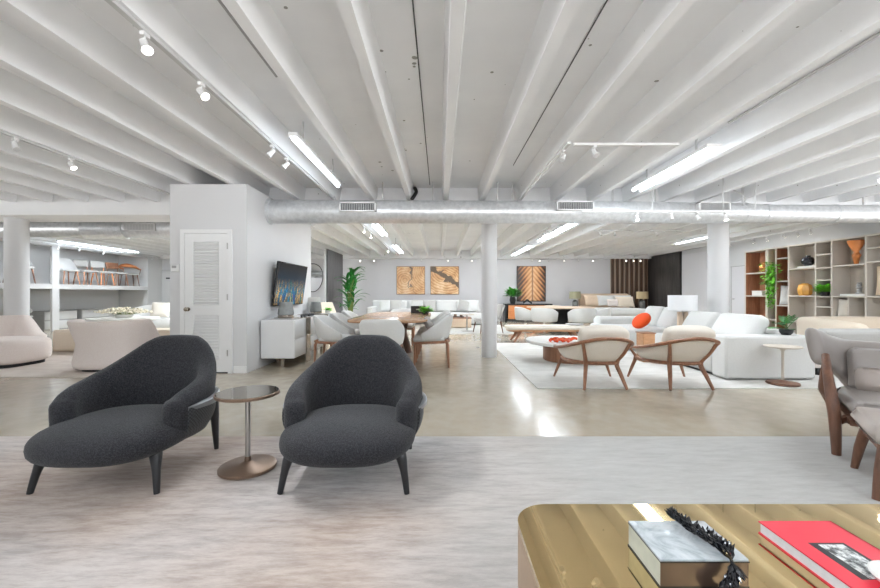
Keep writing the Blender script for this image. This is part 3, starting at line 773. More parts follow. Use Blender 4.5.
b=MB(); b.box(-.115,.118,-.17,.17,0,.0035); b.box(-.115,.118,-.17,.17,.0345,.038); b.box(.113,.118,-.17,.17,0,.038); b.build('cover',M['red'],t)
MB().box(-.111,.113,-.166,.166,.0035,.0345).build('pages',M['pages'],t)
b=MB(); b.box(-.06,.045,-.09,.058,.038,.0384); k=b.build('cover_print',M['black'],t)
MB().box(-.038,.034,-.088,.05,.0384,.0387).build('photograph',M['bw'],t)
t=thing('dish','white round dish resting on the red book','dish',(1.168,.967,zt+.0385))
MB().lathe([(.001,0),(.05,0),(.068,.01),(.076,.022),(.072,.023),(.06,.016),(.001,.014)],40).build('bowl',M['white_matte'],t)

# ================================================================== WING CHAIR AND OTTOMAN
t=thing('wing_chair','taupe leather wing chair with walnut legs at right edge','armchair',(3.33,2.74,.012),-37)
wp=[]
for k in range(41):
    a=R(-68+136*k/40); wp.append((.47*math.sin(a)/math.sin(R(68)),.33-.36*(1-math.cos(a)),math.sin(a*.8),math.cos(a*.8),-1+2*k/40))
b=MB(); usweep(b,0,0,1,[(0,.755),(.4,.765),(.65,.80),(.85,.85),(1,.865)],[(0,.34),(.45,.36),(.62,.46),(.8,.55),(1,.575)],[(0,.12),(.6,.11),(1,.10)],[(0,.06),(.5,.07),(1,.06)],ez=.55,en=.75,m=22,path=wp)
b.build('wing_backrest',M['leather'],t)
b=MB(); b.rbox((0,-.09,.345),(.74,.66,.13),.055,4,(4,4,1),(0,0,.02)); b.build('seat',M['leather'],t)
b=MB(); b.at((0,.2,.55),(-14,0,0)).rbox((0,0,0),(.6,.12,.34),.05,4,(4,1,4),(0,.03,0)); b.build('back_cushion',M['leather'],t)
b=MB(); b.at((0,.085,.49),(-16,0,0)).rbox((0,0,0),(.56,.1,.19),.045,4,(4,1,3),(0,.03,0)); b.build('lumbar_pillow',M['leather2'],t)
b=MB(); b.box(-.38,.38,-.36,.24,.235,.275); b.build('seat_frame',M['walnut'],t)
for s in (-1,1):
    MB().tube([(s*.435,-.29,0),(s*.44,-.285,.2),(s*.45,-.26,.36),(s*.46,-.17,.52),(s*.455,-.02,.67)],[.026,.033,.037,.03,.024],10,sub=5).build('leg',M['walnut'],t)
    MB().tube([(s*.36,.36,0),(s*.37,.3,.2),(s*.41,.16,.33),(s*.45,.0,.42),(s*.455,-.05,.6)],[.022,.032,.045,.045,.026],10,sub=5).build('leg',M['walnut'],t)
    MB().tube([(s*.42,-.27,.24),(s*.36,-.2,.255),(s*.3,-.05,.25)],[.03,.026,.02],8,sub=4).build('brace',M['walnut'],t)
t=thing('ottoman','taupe leather ottoman with walnut legs before the wing chair','ottoman',(2.79,2.19,.012),-37)
MB().rbox((0,0,.355),(.62,.52,.11),.05,4,(4,4,1),(0,0,.025)).build('cushion',M['leather2'],t)
MB().box(-.26,.26,-.21,.21,.255,.3).build('seat_frame',M['walnut'],t)
for sx in (-1,1):
    for sy in (-1,1): MB().tube([(sx*.24,sy*.19,.29),(sx*.265,sy*.225,.15),(sx*.285,sy*.25,0)],[.03,.027,.019],10).build('leg',M['walnut'],t)

# ================================================================== WOODEN-FRAMED ARMCHAIRS (seen from behind)
def frame_chair():
    t=thing('armchair','','armchair')
    half=[(-.375,.39,.43),(-.42,.24,.435),(-.43,.04,.455),(-.39,-.2,.505),(-.285,-.415,.57),(-.14,-.49,.61),(0,-.51,.622)]
    rail=half+[(-x,y,z) for x,y,z in half[-2::-1]]
    b=MB(); b.tube(rail,[.016,.021,.023,.024,.025,.025,.025,.025,.025,.024,.023,.021,.016],10,flat=.85,sub=6); b.build('arm_rail',M['walnut_lt'],t)
    hl=[(-.29,.36,.275),(-.31,.15,.28),(-.275,-.08,.29),(-.19,-.24,.298),(-.09,-.285,.30),(0,-.295,.30)]
    low=hl+[(-x,y,z) for x,y,z in hl[-2::-1]]
    b=MB(); b.tube(low,.024,10,flat=.95,sub=6); b.tube([(-.29,.36,.275),(0,.37,.27),(.29,.36,.275)],.018,8); b.build('seat_rail',M['walnut_lt'],t)
    for s in (-1,1):
        MB().tube([(s*.285,-.415,.57),(s*.237,-.34,.43),(s*.188,-.25,.30),(s*.216,-.31,.16),(s*.255,-.385,0)],[.02,.022,.028,.024,.016],10,sub=4).build('leg',M['walnut_lt'],t)
        MB().tube([(s*.375,.39,.43),(s*.325,.37,.34),(s*.295,.36,.275),(s*.34,.37,.14),(s*.39,.385,0)],[.013,.018,.024,.021,.013],10,sub=4).build('leg',M['walnut_lt'],t)
    # shell between the rails
    A,_=smooth([Vector(p) for p in low],[1]*len(low),5); B,_=smooth([Vector(p) for p in rail],[1]*len(rail),5)
    def at(L,u):
        f=u*(len(L)-1); i=min(int(f),len(L)-2); return L[i].lerp(L[i+1],f-i)
    grid=[]
    for i in range(41):
        u=.1+.8*i/40; a,c=at(A,u),at(B,u); row=[]
        for k in range(9):
            q=k/8; p=a.lerp(c,.04+.9*q); n=Vector((p.x,p.y+.02,0)).normalized(); row.append(p*1.0-n*(.034)+n*.022*math.sin(q*PI))
        grid.append(row)
    MB().sheet(grid,.024).build('back_shell',M['cream'],t)
    b=MB(); b.sell((0,.05,.375),(.29,.29,.08),.5,.6,14,36); b.build('seat_cushion',M['cream'],t)
    b=MB(); b.at((0,-.31,.61),(22,0,0)).sell((0,0,0),(.30,.095,.15),.55,.6,14,32); b.build('back_pillow',M['cream'],t)
    return t
c=frame_chair(); c.location=(1.965,5.02,.012); c['label']='walnut framed cream armchair seen from behind, nearer the centre column'
dup(c,(2.975,5.0,.012),0,'walnut framed cream armchair seen from behind, beside the white sofa')

# ================================================================== WHITE SOFA AT RIGHT
t=thing('sofa','big white sofa with end panel facing the viewer','sofa',(0,0,.012))
MB().box(3.86,4.92,5.25,7.05,.0,.05).build('plinth',M['black'],t)
b=MB(); b.rbox((4.36,5.29,.30),(1.19,.28,.565),.03,4,(3,1,2)); b.build('armrest',M['white_fab'],t)
b=MB(); b.rbox((4.26,6.27,.235),(.94,1.66,.4),.05,4,(2,3,1),(0,0,.01)); b.build('seat',M['white_fab'],t)
b=MB(); b.rbox((4.84,6.27,.335),(.27,1.66,.59),.05,3,(1,3,2)); b.build('back',M['white_fab'],t)
for y0,y1 in ((5.48,6.3),(6.34,7.06)):
    b=MB(); b.at((4.48,(y0+y1)/2,.62),(0,32,0)).rbox((0,0,0),(.2,y1-y0,.46),.08,4,(1,4,4),(.05,0,0)); b.build('back_cushion',M['white_fab'],t)
t=thing('bowl','small black bowl on the white sofa seat','bowl',(3.98,6.78,.462))
MB().lathe([(.001,0),(.04,0),(.07,.03),(.08,.06),(.072,.06),(.05,.025),(.001,.018)],24).build('bowl_body',M['black'],t)
# monstera pot on the sofa arm
def monstera(b,base,d,L,w):
    # a split leaf: pointed lobes either side of the midrib
    d=Vector(d).normalized(); s=d.cross(Vector((0,0,1))).normalized(); up=s.cross(d)
    base=Vector(base); n=6
    for k in range(n):
        for sg in (-1,1):
            a=k/n; p=base+d*L*a; q=(d*(.35+.5*a)+s*sg).normalized(); ln=w*(.55+.45*math.sin(PI*(a*.75+.2)))
            e=d*L/n*.86; m=p+q*ln*.62+up*ln*.14+e*.1; tip=p+q*ln+e*.5-up*ln*.05
            idx=[b._v(x) for x in (p,p+e*1.12,m+e*.95,tip,m)]; b.f.append(idx)
    b.tube([base-d*L*.4,base,base+d*L],.004,5)
def pot_plant(name,label,loc,pot_prof,leaffn,potmat,leafmat,cat='plant',rz=0):
    t=thing(name,label,cat,loc,rz)
    MB().lathe(pot_prof,24).build('pot',potmat,t)
    zr=max(z for r,z in pot_prof); rr=[r for r,z in pot_prof if abs(z-zr)<1e-6][0]
    MB().lathe([(.001,zr-.03),(rr*.88,zr-.03),(rr*.88,zr-.02),(.001,zr-.02)],20).build('soil',M['soil'],t)
    b=MB(); leaffn(b,zr); b.build('foliage',leafmat,t,60); return t
def lf_mon(b,z):
    for (x,y,zz,d,L,w) in ((-.09,-.03,.06,(-.75,-.35,.25),.17,.11),(-.04,-.07,.09,(-.15,-.55,.75),.17,.10),(.03,-.04,.07,(.45,-.4,.8),.15,.085),(-.11,.04,.02,(-.9,.1,-.1),.14,.09),(.02,.05,.08,(.1,.5,.8),.14,.08),(-.03,-.09,.0,(-.5,-.8,.05),.13,.085)):
        b.tube([(0,0,z-.02),(x*.6,y*.6,z+zz*.5),(x,y,z+zz)],.004,5); monstera(b,(x,y,z+zz),d,L,w)
pot_plant('potted_plant','small monstera in a dark pot on the white sofa arm',(4.70,5.31,.596),[(.001,0),(.06,0),(.09,.04),(.098,.08),(.09,.1),(.082,.1)],lf_mon,M['black'],M['leaf_dark']).scale=(.8,.8,.8)
t=thing('side_table','round wooden pedestal side table before the white sofa end','side table',(4.32,4.93,.012))
MB().lathe([(.001,0),(.16,0),(.172,.012),(.165,.03),(.06,.04),(.022,.055),(.001,.055)],40).build('base',M['walnut'],t)
MB().lathe([(.02,.04),(.016,.1),(.016,.42),(.05,.465)],20).build('pole',M['taupe_edge'],t)
MB().lathe([(.001,.46),(.17,.462),(.195,.472),(.197,.48),(.19,.485),(.001,.485)],48).build('tabletop',M['taupe'],t)

# farther white sectional with orange pillow
t=thing('sofa','farther white sectional sofa holding the orange cushion','sofa',(-.3,0,0.012))
b=MB(); b.rbox((4.75,8.75,.225),(1.5,1.95,.39),.06,4,(3,3,1),(0,0,.01)); b.build('seat',M['white_fab'],t)
b=MB(); b.rbox((5.5,8.75,.33),(.3,1.95,.6),.07,3,(1,3,2)); b.build('back',M['white_fab'],t)
b=MB(); b.rbox((4.62,9.5,.31),(1.1,.38,.58),.08,4,(3,1,2)); b.build('armrest',M['white_fab'],t)
for y0,y1 in ((7.85,8.5),(8.55,9.2)):
    b=MB(); b.at((5.15,(y0+y1)/2,.62),(0,26,0)).rbox((0,0,0),(.2,y1-y0,.5),.08,4,(1,4,4),(.05,0,0)); b.build('back_cushion',M['white_fab'],t)
t=tag(MB().at((4.17,8.1,.60),(8,-48,8)).sell((0,0,0),(.2,.2,.07),.8,1,12,32).build('cushion',M['orange_fab']),'round orange cushion leaning on farther white sofa','cushion')
# rug edge side: white drum lamp between the sofas
t=thing('side_table','low white side table under the white drum lamp','side table',(4.78,7.42,0.012))
MB().rbox((0,0,.42),(.42,.42,.04),.01,2).build('tabletop',M['white_matte'],t)
for sx in (-1,1):
    for sy in (-1,1): MB().box(sx*.18-.015,sx*.18+.015,sy*.18-.015,sy*.18+.015,0,.41).build('leg',M['white_matte'],t)
def lamp(label,loc,shade_r,z0,z1,shade,base,kind='glass',taper=1.0):
    t=thing('table_lamp',label,'lamp',loc)
    if kind=='glass':
        MB().lathe([(.001,0),(.1,0),(.11,.02),(.11,z0-.12),(.06,z0-.06),(.02,z0-.04),(.02,z0+.02),(.001,z0+.02)],20).build('base',base,t)
    else:
        b=MB(); b.rbox((0,0,.02),(.2,.12,.04),.006,2); b.rbox((-.05,0,z0*.5),(.07,.08,z0-.06),.01,2); b.rbox((.05,0,z0*.5),(.07,.08,z0-.06),.01,2); b.build('base',base,t)
        MB().lathe([(.012,z0-.1),(.012,z0+.1)],10).build('pole',M['steel'],t)
    MB().lathe([(shade_r*taper,z1),(shade_r,z0),(shade_r-.006,z0),(shade_r*taper-.006,z1-.004)],32).build('lamp_shade',shade,t)
    return t
lamp('table lamp with wide white drum shade behind the sofa',(4.60,7.42,.452),.245,.39,.675,M['shade_white'],M['beige_fab2'],'block')
# cube side table and round coffee table
t=thing('side_table','small wooden block side table near the orange cushion','side table',(3.48,6.62,0.012))
MB().rbox((0,0,.24),(.2,.24,.48),.012,2).build('block',M['walnut_x'],t); MB().rbox((0,0,.485),(.22,.26,.02),.006,2).build('tabletop',M['walnut_lt'],t)
t=thing('coffee_table','low coffee table with white top and wooden drum base','coffee table',(2.25,6.78,.012))
MB().lathe([(.001,0),(.44,0),(.45,.01),(.45,.295),(.001,.295)],56).build('drum_base',M['walnut_lt'],t)
P=[]
for k in range(64):
    a=2*PI*k/64; P.append(((.70+.03*math.cos(2*a+.6))*math.copysign(abs(math.cos(a))**.85,math.cos(a)),(.72+.04*math.sin(3*a))*math.copysign(abs(math.sin(a))**.85,math.sin(a))))
MB().prism(P,.29,.345,.014).build('tabletop',M['white_matte'],t)
t=thing('glass_ornament','orange red coral shaped ornament on the round coffee table','ornament',(1.95,6.40,.357))
b=MB(); rn=random.Random(11)
for k in range(11):
    a=rn.uniform(0,2*PI); p=Vector((rn.uniform(-.15,.2),rn.uniform(-.1,.12),.028)); q=p+Vector((math.cos(a)*.13,math.sin(a)*.1,rn.uniform(0,.03)))
    b.tube([p,(p+q)/2+Vector((0,0,.025)),q],[.026,.022,.015],8,sub=3)
b.build('coral',M['redglass'],t)
# long bench
t=thing('bench','long low bench with pale cushion top and splayed wooden legs','bench',(2.56,9.55,0.0))
MB().rbox((0,0,.335),(1.9,.55,.10),.04,3,(3,2,1),(0,0,.012)).build('cushion',M['cream'],t)
MB().prism(rrect(-.92,.92,-.26,.26,.12),.255,.29).build('seat_frame',M['walnut_x'],t)
for sx in (-1,1):
    for sy in (-1,1): MB().tube([(sx*.62,sy*.15,.27),(sx*.7,sy*.2,.14),(sx*.8,sy*.24,0)],[.055,.035,.02],10).build('leg',M['walnut_lt'],t)
# tray-like book on bench end
tag(MB().rbox((3.28,9.55,.415),(.34,.3,.025),.006,2).build('book',M['graycab']),'flat dark grey book on the end of the bench','book')

# ================================================================== RIGHT: beige sofa, lounge chair, bookcase
t=thing('sofa','curved beige sofa in front of the bookcase','sofa',(7.42,6.35,0))
b=MB(); usweep(b,.98,.85,.35,[(0,.735),(.7,.735),(1,.70)],.1,.26,.03,ez=.35,en=.6,sq=.6); b.build('backrest',M['beige_fab'],t)
b=MB(); b.rbox((0,.08,.255),(1.8,1.25,.33),.08,4,(3,3,1),(0,0,.02)); b.build('seat',M['beige_fab'],t)
MB().box(-.85,.85,-.4,.65,0,.1).build('plinth',M['black'],t)
t=thing('lounge_chair','low lounge chair with grey back beyond the wing chair','lounge chair',(5.72,5.75,0),0)
b=MB(); b.at((0,-.28,.42),(10,0,0)).rbox((0,0,0),(.92,.16,.5),.06,4,(4,1,3),(0,.02,0)); b.build('backrest',M['lgrey_fab'],t)
MB().rbox((0,.1,.33),(.95,.85,.16),.06,4,(3,3,1),(0,0,.02)).build('seat_cushion',M['blush'],t)
MB().rbox((0,.1,.17),(.95,.8,.12),.04,3,(3,3,1)).build('seat_base',M['blush'],t)
for sx in (-1,1):
    for sy in (-1,1): MB().box(sx*.4-.03,sx*.4+.03,.1+sy*.34-.03,.1+sy*.34+.03,0,.12).build('leg',M['black'],t)

BX0,BX1=8.62,9.03
t=thing('bookcase','tall open walnut and taupe bookcase along the right wall','bookcase',(0,0,0))
TOPZ=2.335
ups=[11.05,10.345,10.04,9.68,8.98,8.61,7.92,7.2,6.5,5.8]
for i,y in enumerate(ups): MB().box(BX0,BX1-.012,y-.017,y+.017,0,TOPZ).build('upright',M['taupe_edge'] if 1 else M['taupe'],t)
MB().box(BX0,BX1-.012,10.29,10.32,0,TOPZ).build('upright',M['taupe_edge'],t)
MB().box(BX0-.004,BX1,ups[-1]-.017,ups[0]+.017,TOPZ-.02,TOPZ+.015).build('top_panel',M['taupe_edge'],t)
cells=[[.48,1.095,1.72],[.48,1.095],[.855,1.47,2.05],[.48,1.10,1.76],[.857,1.09,1.46,1.735,2.04],[1.095,1.76],[1.095,1.79,2.07],[1.095,1.79],[.48,1.095,1.72]]
for i,c in enumerate(cells):
    ya,yb=ups[i+1]+.017,ups[i]-.017
    MB().box(BX1-.016,BX1-.004,ya,yb,0,TOPZ-.02).build('back_panel',M['shelfwood'] if i<3 else M['taupe'],t)
    for z in c: MB().box(BX0+.004,BX1-.016,ya,yb,z-.014,z+.014).build('shelf',M['taupe_edge'],t)
    if i<3:
        MB().box(BX0+.012,BX1-.016,yb-.004,yb-.0005,.02,TOPZ-.03).build('side_lining',M['shelfwood'],t)
        MB().box(BX0+.012,BX1-.016,ya+.0005,ya+.004,.02,TOPZ-.03).build('side_lining',M['shelfwood'],t)
    elif i in (3,5): MB().box(BX0+.17,BX1-.016,ya+.0005,ya+.004,1.11,TOPZ-.03).build('side_lining',M['shelfwood'],t)
MB().box(BX0+.004,BX1-.016,8.265-.012,8.265+.012,.0,1.081).build('upright',M['taupe_edge'],t)
bx=8.75
t=thing('vase','copper round vase on the walnut shelf','vase',(bx,10.55,1.735)); 
MB().lathe([(.001,0),(.06,0),(.12,.07),(.13,.14),(.09,.22),(.05,.26),(.055,.28),(.045,.28),(.04,.25),(.001,.24)],24).build('vase_body',M['copper'],t)
t=thing('storage_box','white lidded box on the middle walnut shelf','box',(bx,10.68,1.11)); MB().rbox((0,0,.055),(.2,.34,.11),.008,2).build('box_body',M['white_matte'],t); MB().rbox((0,0,.12),(.21,.35,.02),.006,2).build('lid',M['white'],t)
t=thing('framed_photo','small pale upright frame behind the white shelf box','frame',(8.86,10.46,1.11)); MB().rbox((0,0,.16),(.03,.16,.32),.005,1).build('frame',M['ltgrey'],t); MB().box(-.0165,-.0155,-.06,.06,.03,.29).build('picture',M['pages'],t)
def lf_trail(b,z):
    rn=random.Random(9)
    for k in range(26):
        a=rn.uniform(PI*.6,PI*1.4); p=Vector((-.04,0,z)); L=rn.uniform(.3,1.25) if k>6 else rn.uniform(.1,.3); y0=rn.uniform(-.13,.13); n=int(L/.045)
        if k<7:
            for i in range(14):
                b.leaf((-.1-rn.uniform(0,.22),rn.uniform(-.26,.26),z+rn.uniform(-.3,.28)),(-.7,rn.uniform(-1,1),rn.uniform(-.6,.6)),rn.uniform(.08,.13),rn.uniform(.06,.09),.5,2)
        for i in range(n):
            q=i/n; pos=Vector((-.16-rn.uniform(0,.06),y0+rn.uniform(-.03,.03),z+.14*(1-q)-L*q*.9 if k>6 else z+rn.uniform(-.05,.22)))
            b.leaf(pos,(-.6+rn.uniform(-.3,.3),rn.uniform(-1,1),rn.uniform(-.8,.4)),rn.uniform(.05,.09),rn.uniform(.04,.065),.4,2)
t=pot_plant('trailing_plant','bright green trailing plant hanging down narrow bookcase bay',(8.82,10.18,1.11),[(.001,0),(.08,0),(.1,.18),(.1,.6),(.095,.6)],lf_trail,M['taupe_dark'],M['leaf_bright'])
t=thing('cushion','white cushion standing in the slim walnut bay','cushion',(8.78,9.85,.872)); MB().at((0,0,.25),(-8,0,-62)).pillow(.36,.5,.14).build('pillow',M['white_fab'],t)
t=thing('vase','small white vase on upper slim walnut shelf','vase',(8.78,9.78,1.485)); MB().lathe([(.001,0),(.05,0),(.07,.07),(.04,.14),(.025,.2),(.001,.2)],16).build('vase_body',M['white_matte'],t)
t=thing('book','flat white books under the black round vase','book',(bx,9.25,1.775)); MB().rbox((0,0,.02),(.22,.42,.035),.004,1).build('cover',M['white_matte'],t)
t=thing('vase','black round vase on white books','vase',(bx,9.3,1.8125)); MB().lathe([(.001,0),(.05,0),(.115,.06),(.13,.13),(.1,.2),(.05,.225),(.05,.25),(.042,.25),(.04,.22),(.001,.21)],24).build('vase_body',M['blackgloss'],t)
t=thing('vase','amber glass lump shaped vase on the middle shelf','vase',(bx,9.38,1.115)); MB().lathe([(.001,0),(.10,0),(.13,.04),(.14,.16),(.12,.25),(.06,.29),(.001,.28)],7).build('vase_body',M['amber'],t)
def lf_bush(r,n,L,w,seed,zz=.1,h=.7):
    def f(b,z):
        rn=random.Random(seed)
        for k in range(n):
            a=rn.uniform(0,2*PI); e=rn.uniform(0,1); d=Vector((math.cos(a),math.sin(a),rn.uniform(.1,1.6)*h)).normalized()
            p=Vector((0,0,z-.02))+d*r*rn.uniform(.15,.8); b.leaf(p,d+Vector((0,0,.1)),L*rn.uniform(.7,1.2),w*rn.uniform(.7,1.2),.7,3)
    return f
pot_plant('potted_plant','bushy green plant in a bookcase cubby',(8.66,8.80,1.105),[(.001,0),(.07,0),(.085,.07),(.085,.09),(.08,.09)],lf_bush(.2,190,.12,.08,2,h=1.0),M['black'],M['leaf_bright'])
t=thing('vase','tall twisted orange vase on the top shelf','vase',(bx,8.22,1.775)); b=MB(); rings=[]
for i in range(22):
    q=i/21; z=.5*q; r=interp([(0,.035),(.2,.06),(.38,.085),(.5,.04),(.62,.06),(.85,.105),(1,.12)],q); tw=q*2.6
    rings.append([((r*(1+.22*math.cos(2*a)))*math.cos(a+tw),(r*(1+.22*math.cos(2*a)))*math.sin(a+tw),z) for a in [2*PI*k/28 for k in range(28)]])
b.loft(rings); b.build('vase_body',M['orangevase'],t)
t=thing('book','flat pale books under the stacked stone ornament','book',(bx,8.2,1.11)); MB().rbox((0,0,.022),(.22,.5,.04),.004,1).build('cover',M['white_matte'],t)
t=thing('ornament','grey stacked bead ornament standing on pale books','ornament',(bx,8.16,1.1525)); MB().lathe([(.001,0),(.06,0),(.06,.03),(.03,.045),(.05,.075),(.03,.1),(.055,.13),(.03,.16),(.05,.19),(.03,.22),(.045,.235),(.001,.24)],18).build('beads',M['graycab'],t)
t=thing('cushion','cream cushion standing in the lower bookcase bay','cushion',(8.8,8.43,.62)); MB().at((0,0,.21),(-8,0,-62)).pillow(.33,.42,.14).build('pillow',M['cream'],t)
MB().box(BX0+.004,BX1-.016,8.277,8.593,.594,.619).build('shelf',M['taupe_edge'],bpy.data.objects['bookcase'])
t=thing('cushion','large beige cushion in the bookcase bay at right edge','cushion',(8.78,7.55,1.11)); MB().at((0,0,.3),(-8,0,-62)).pillow(.5,.58,.18).build('pillow',M['beige_fab2'],t)

# ================================================================== LEFT ZONE
def tub(name,label,loc,rz,mat,seatmat=None):
    t=thing(name,label,'armchair',loc,rz)
    b=MB(); usweep(b,.46,.40,.22,[(0,.755),(.3,.765),(.68,.775),(.82,.64),(.93,.5),(1,.44)],.035,[(0,.17),(1,.22)],[(0,.0),(1,.0)],ez=.32,en=.7,sq=.75,off=lambda q: .15*(max(q-.4,0)/.6)**1.6+.07*math.sin(max(0,.5-q)*PI)-.06)
    b.build('backrest',mat,t)
    b=MB(); b.sell((0,-.2,.235),(.44,.5,.2),.35,.6,16,40); b.build('seat',mat,t)
    MB().prism(rrect(-.42,.42,-.6,.38,.3),0,.045).build('plinth',M['black'],t)
    return t
tub('tub_chair','blush boucle tub armchair seen from behind, flaring at top',(-5.02,6.08,.012),184,M['blush']).scale=(.9,.95,.98)
tub('tub_chair','blush boucle tub armchair at left edge facing right',(-7.2,6.3,.012),88,M['blush'])
t=thing('bench','low beige upholstered bench behind the blush armchairs','bench',(-6.3,7.95,.012))
MB().rbox((0,0,.22),(2.6,.6,.42),.04,3,(3,1,1)).build('seat',M['beige_fab'],t)
t=thing('sofa','white sofa with cushions partly hidden by the closet block','sofa',(-7.95,11.3,0),0)
MB().rbox((0,0,.25),(2.3,.95,.38),.12,4,(3,2,1),(0,0,.02)).build('seat',M['white_fab'],t)
b=MB(); b.at((0,.05,0)); usweep(b,1.0,.4,.1,[(0,.86),(.6,.82),(1,.64)],.1,.24,.03,sq=.5); b.build('backrest',M['white_fab'],t); MB().box(-1,1,-.4,.4,0,.07).build('plinth',M['black'],t)
tag(MB().at((-8.0,11.2,.70),(-22,0,12)).pillow(.5,.46,.16).build('cushion',M['cream']),'cream cushion on the white sofa beside closet block','cushion')
t=thing('coffee_table','low white round table carrying cream flowers','coffee table',(-7.35,9.1,0))
MB().lathe([(.001,0),(.3,0),(.34,.05),(.22,.25),(.5,.5),(.68,.56),(.68,.6),(.001,.6)],40).build('table_body',M['white_matte'],t)
t=thing('flower_arrangement','bunch of small cream dried flowers on the round table','flowers',(-7.35,9.1,.6))
MB().lathe([(.001,0),(.14,0),(.2,.08),(.19,.08),(.001,.05)],20).build('bowl',M['white_matte'],t)
b=MB(); rn=random.Random(4)
for k in range(230):
    a=rn.uniform(0,2*PI); r=rn.uniform(0,1)**.6; p=(math.cos(a)*r*.66,math.sin(a)*r*.3,.09+.15*(1-r*r*.7)*rn.uniform(.4,1)); s=rn.uniform(.018,.034); b.sell(p,(s,s,s*.8),1,1,4,6)
b.build('blossoms',M['flower'],t)
b=MB()
for k in range(40):
    a=rn.uniform(0,2*PI); r=rn.uniform(.3,1); b.tube([(0,0,.05),(math.cos(a)*r*.62,math.sin(a)*r*.28,.14)],.004,4)
b.build('stems',M['stem'],t)
# grey cabinets in the recess
for y,lab in ((12.85,'grey drawer cabinet low in the display recess, nearer the post'),(14.15,'grey drawer cabinet low in display recess, behind the flowers')):
    t=thing('drawer_cabinet',lab,'cabinet',(-12.75,y,0)); MB().box(-.3,.3,-.56,.56,0,.6).build('body',M['graycab'],t)
    for z in (.03,.32): MB().rbox((.31,0,z+.13),(.02,1.1,.255),.004,1).build('drawer',M['ltgrey'] if y>14 else M['greywall'],t)
# display chairs
def simple_chair(label,loc,rz,seatm,backm,woodm,kind):
    t=thing('dining_chair',label,'chair',loc,rz,None); t.scale=(1.08,1.08,1.08)
    for sx in (-1,1):
        for sy in (-1,1): MB().tube([(sx*.17,sy*.17,.43),(sx*.22,sy*.22,0)],[.02,.013],8).build('leg',woodm,t)
    if kind=='arm':
        MB().rbox((0,0,.45),(.46,.44,.05),.02,2,(2,2,1)).build('seat',seatm,t)
        b=MB(); h=[(-.27,-.2,.62),(-.28,0,.66),(-.22,.2,.74),(0,.27,.78)]; p=h+[(-x,y,z) for x,y,z in h[-2::-1]]; b.tube(p,[.02,.025,.04,.06,.04,.025,.02],10,flat=1.3,sub=5); b.build('backrest',backm,t)
        for s in (-1,1): MB().tube([(s*.24,-.18,.43),(s*.27,-.19,.62)],.014,8).build('arm_post',woodm,t)
    elif kind=='shell':
        MB().rbox((0,0,.44),(.46,.44,.05),.022,2,(2,2,1)).build('seat',seatm,t)
        b=MB(); usweep(b,.22,.2,.08,[(0,.84),(.4,.82),(.75,.62),(1,.5)],[(0,.44),(1,.43)],.03,[(0,.09),(1,.03)],n=24,m=10); b.build('backrest',backm,t)
    else:
        MB().rbox((0,0,.45),(.46,.44,.06),.025,2,(2,2,1)).build('seat',seatm,t)
        b=MB(); b.at((0,.23,.72),(-8,0,0)).rbox((0,0,0),(.44,.045,.22),.02,2,(3,1,1)); b.build('backrest',backm,t)
        for s in (-1,1): MB().tube([(s*.18,.19,.43),(s*.19,.24,.76)],.013,8).build('back_post',woodm,t)
    return t
zs=1.462
for px,dy,args in ((36,11.55,('white shell chair with wooden legs just right of left column',M['white'],M['white'],M['walnut'],'shell')),
                (0,10.6,('white chair with brown legs on shelf left of left column',M['oak_orange'],M['white'],M['walnut'],'shell')),
                (68,13.0,('white shell chair on display shelf, nearest the white post',M['white'],M['white'],M['walnut_lt'],'shell')),
                (90,13.72,('grey round backed wooden chair on display shelf',M['lgrey_fab'],M['lgrey_fab'],M['walnut_lt'],'back')),
                (107,14.4,('white backed chair with orange wood legs on display shelf',M['white_fab'],M['white_fab'],M['oak_orange'],'back')),
                (124,15.05,('low grey seated wooden chair beside the brown armchair on shelf',M['grey_fab'],M['walnut_lt'],M['walnut_lt'],'back')),
                (136,15.65,('orange brown wooden armchair at far end of display shelf',M['lgrey_fab'],M['oak_orange'],M['walnut'],'arm'))):
    simple_chair(args[0],(-12.42,dy,zs),60 if px in (136,) else 78,*args[1:])
t=thing('swivel_chair','white pedestal chair below the display shelf beside left column','chair',(-12.5,11.6,0),80)
MB().lathe([(.001,0),(.24,0),(.24,.015),(.03,.04),(.025,.44),(.001,.44)],24).build('base',M['ltgrey'],t); MB().rbox((0,0,.47),(.46,.44,.06),.025,2).build('seat',M['white'],t)
b=MB(); usweep(b,.22,.2,.12,[(0,.84),(.5,.8),(1,.66)],[(0,.56),(1,.58)],.035,.05,n=24,m=10); b.build('backrest',M['white'],t)
MB().tube([(0,.19,.46),(0,.235,.6)],.02,8).build('back_post',M['white'],t)

# ================================================================== TV AND CONSOLE
t=thing('television','wall mounted television showing a night city skyline','television',(-2.80,7.13,1.325),0)
b=MB().at((.085,0,0),(0,8,0)); b.rbox((0,0,0),(.04,1.38,.75),.006,2); b.build('bezel',M['blackgloss'],t)
scr=MB().box(.0205,.0215,-.675,.675,-.36,.36).build('screen',M['tv'],t); scr.rotation_euler=(0,R(8),0); scr.location=(.085,0,0)
MB().box(-.005,.075,-.2,.2,-.12,.12).build('wall_bracket',M['black'],t)
t=thing('console','white lacquer sideboard with steel band legs under television','sideboard',(-2.525,7.28,0),0)
b=MB(); b.rbox((0,0,.445),(.52,2.42,.595),.008,2); b.build('body',M['white'],t)
for y0,y1 in ((-1.2,-.71),(-.50,.36),(.57,1.2)):
    for z0,z1 in ((.155,.44),(.45,.735)): MB().rbox((.266,(y0+y1)/2,(z0+z1)/2),(.012,y1-y0,z1-z0),.003,1).build('drawer',M['white'],t)
for y in (-.605,.465):
    b=MB(); b.box(.262,.284,y-.1,y+.1,.0,.745); b.box(-.262,.284,y-.1,y+.1,.743,.752); b.build('leg',M['chrome'],t); MB().box(-.24,-.22,y-.1,y+.1,0,.15).build('leg',M['chrome'],t)
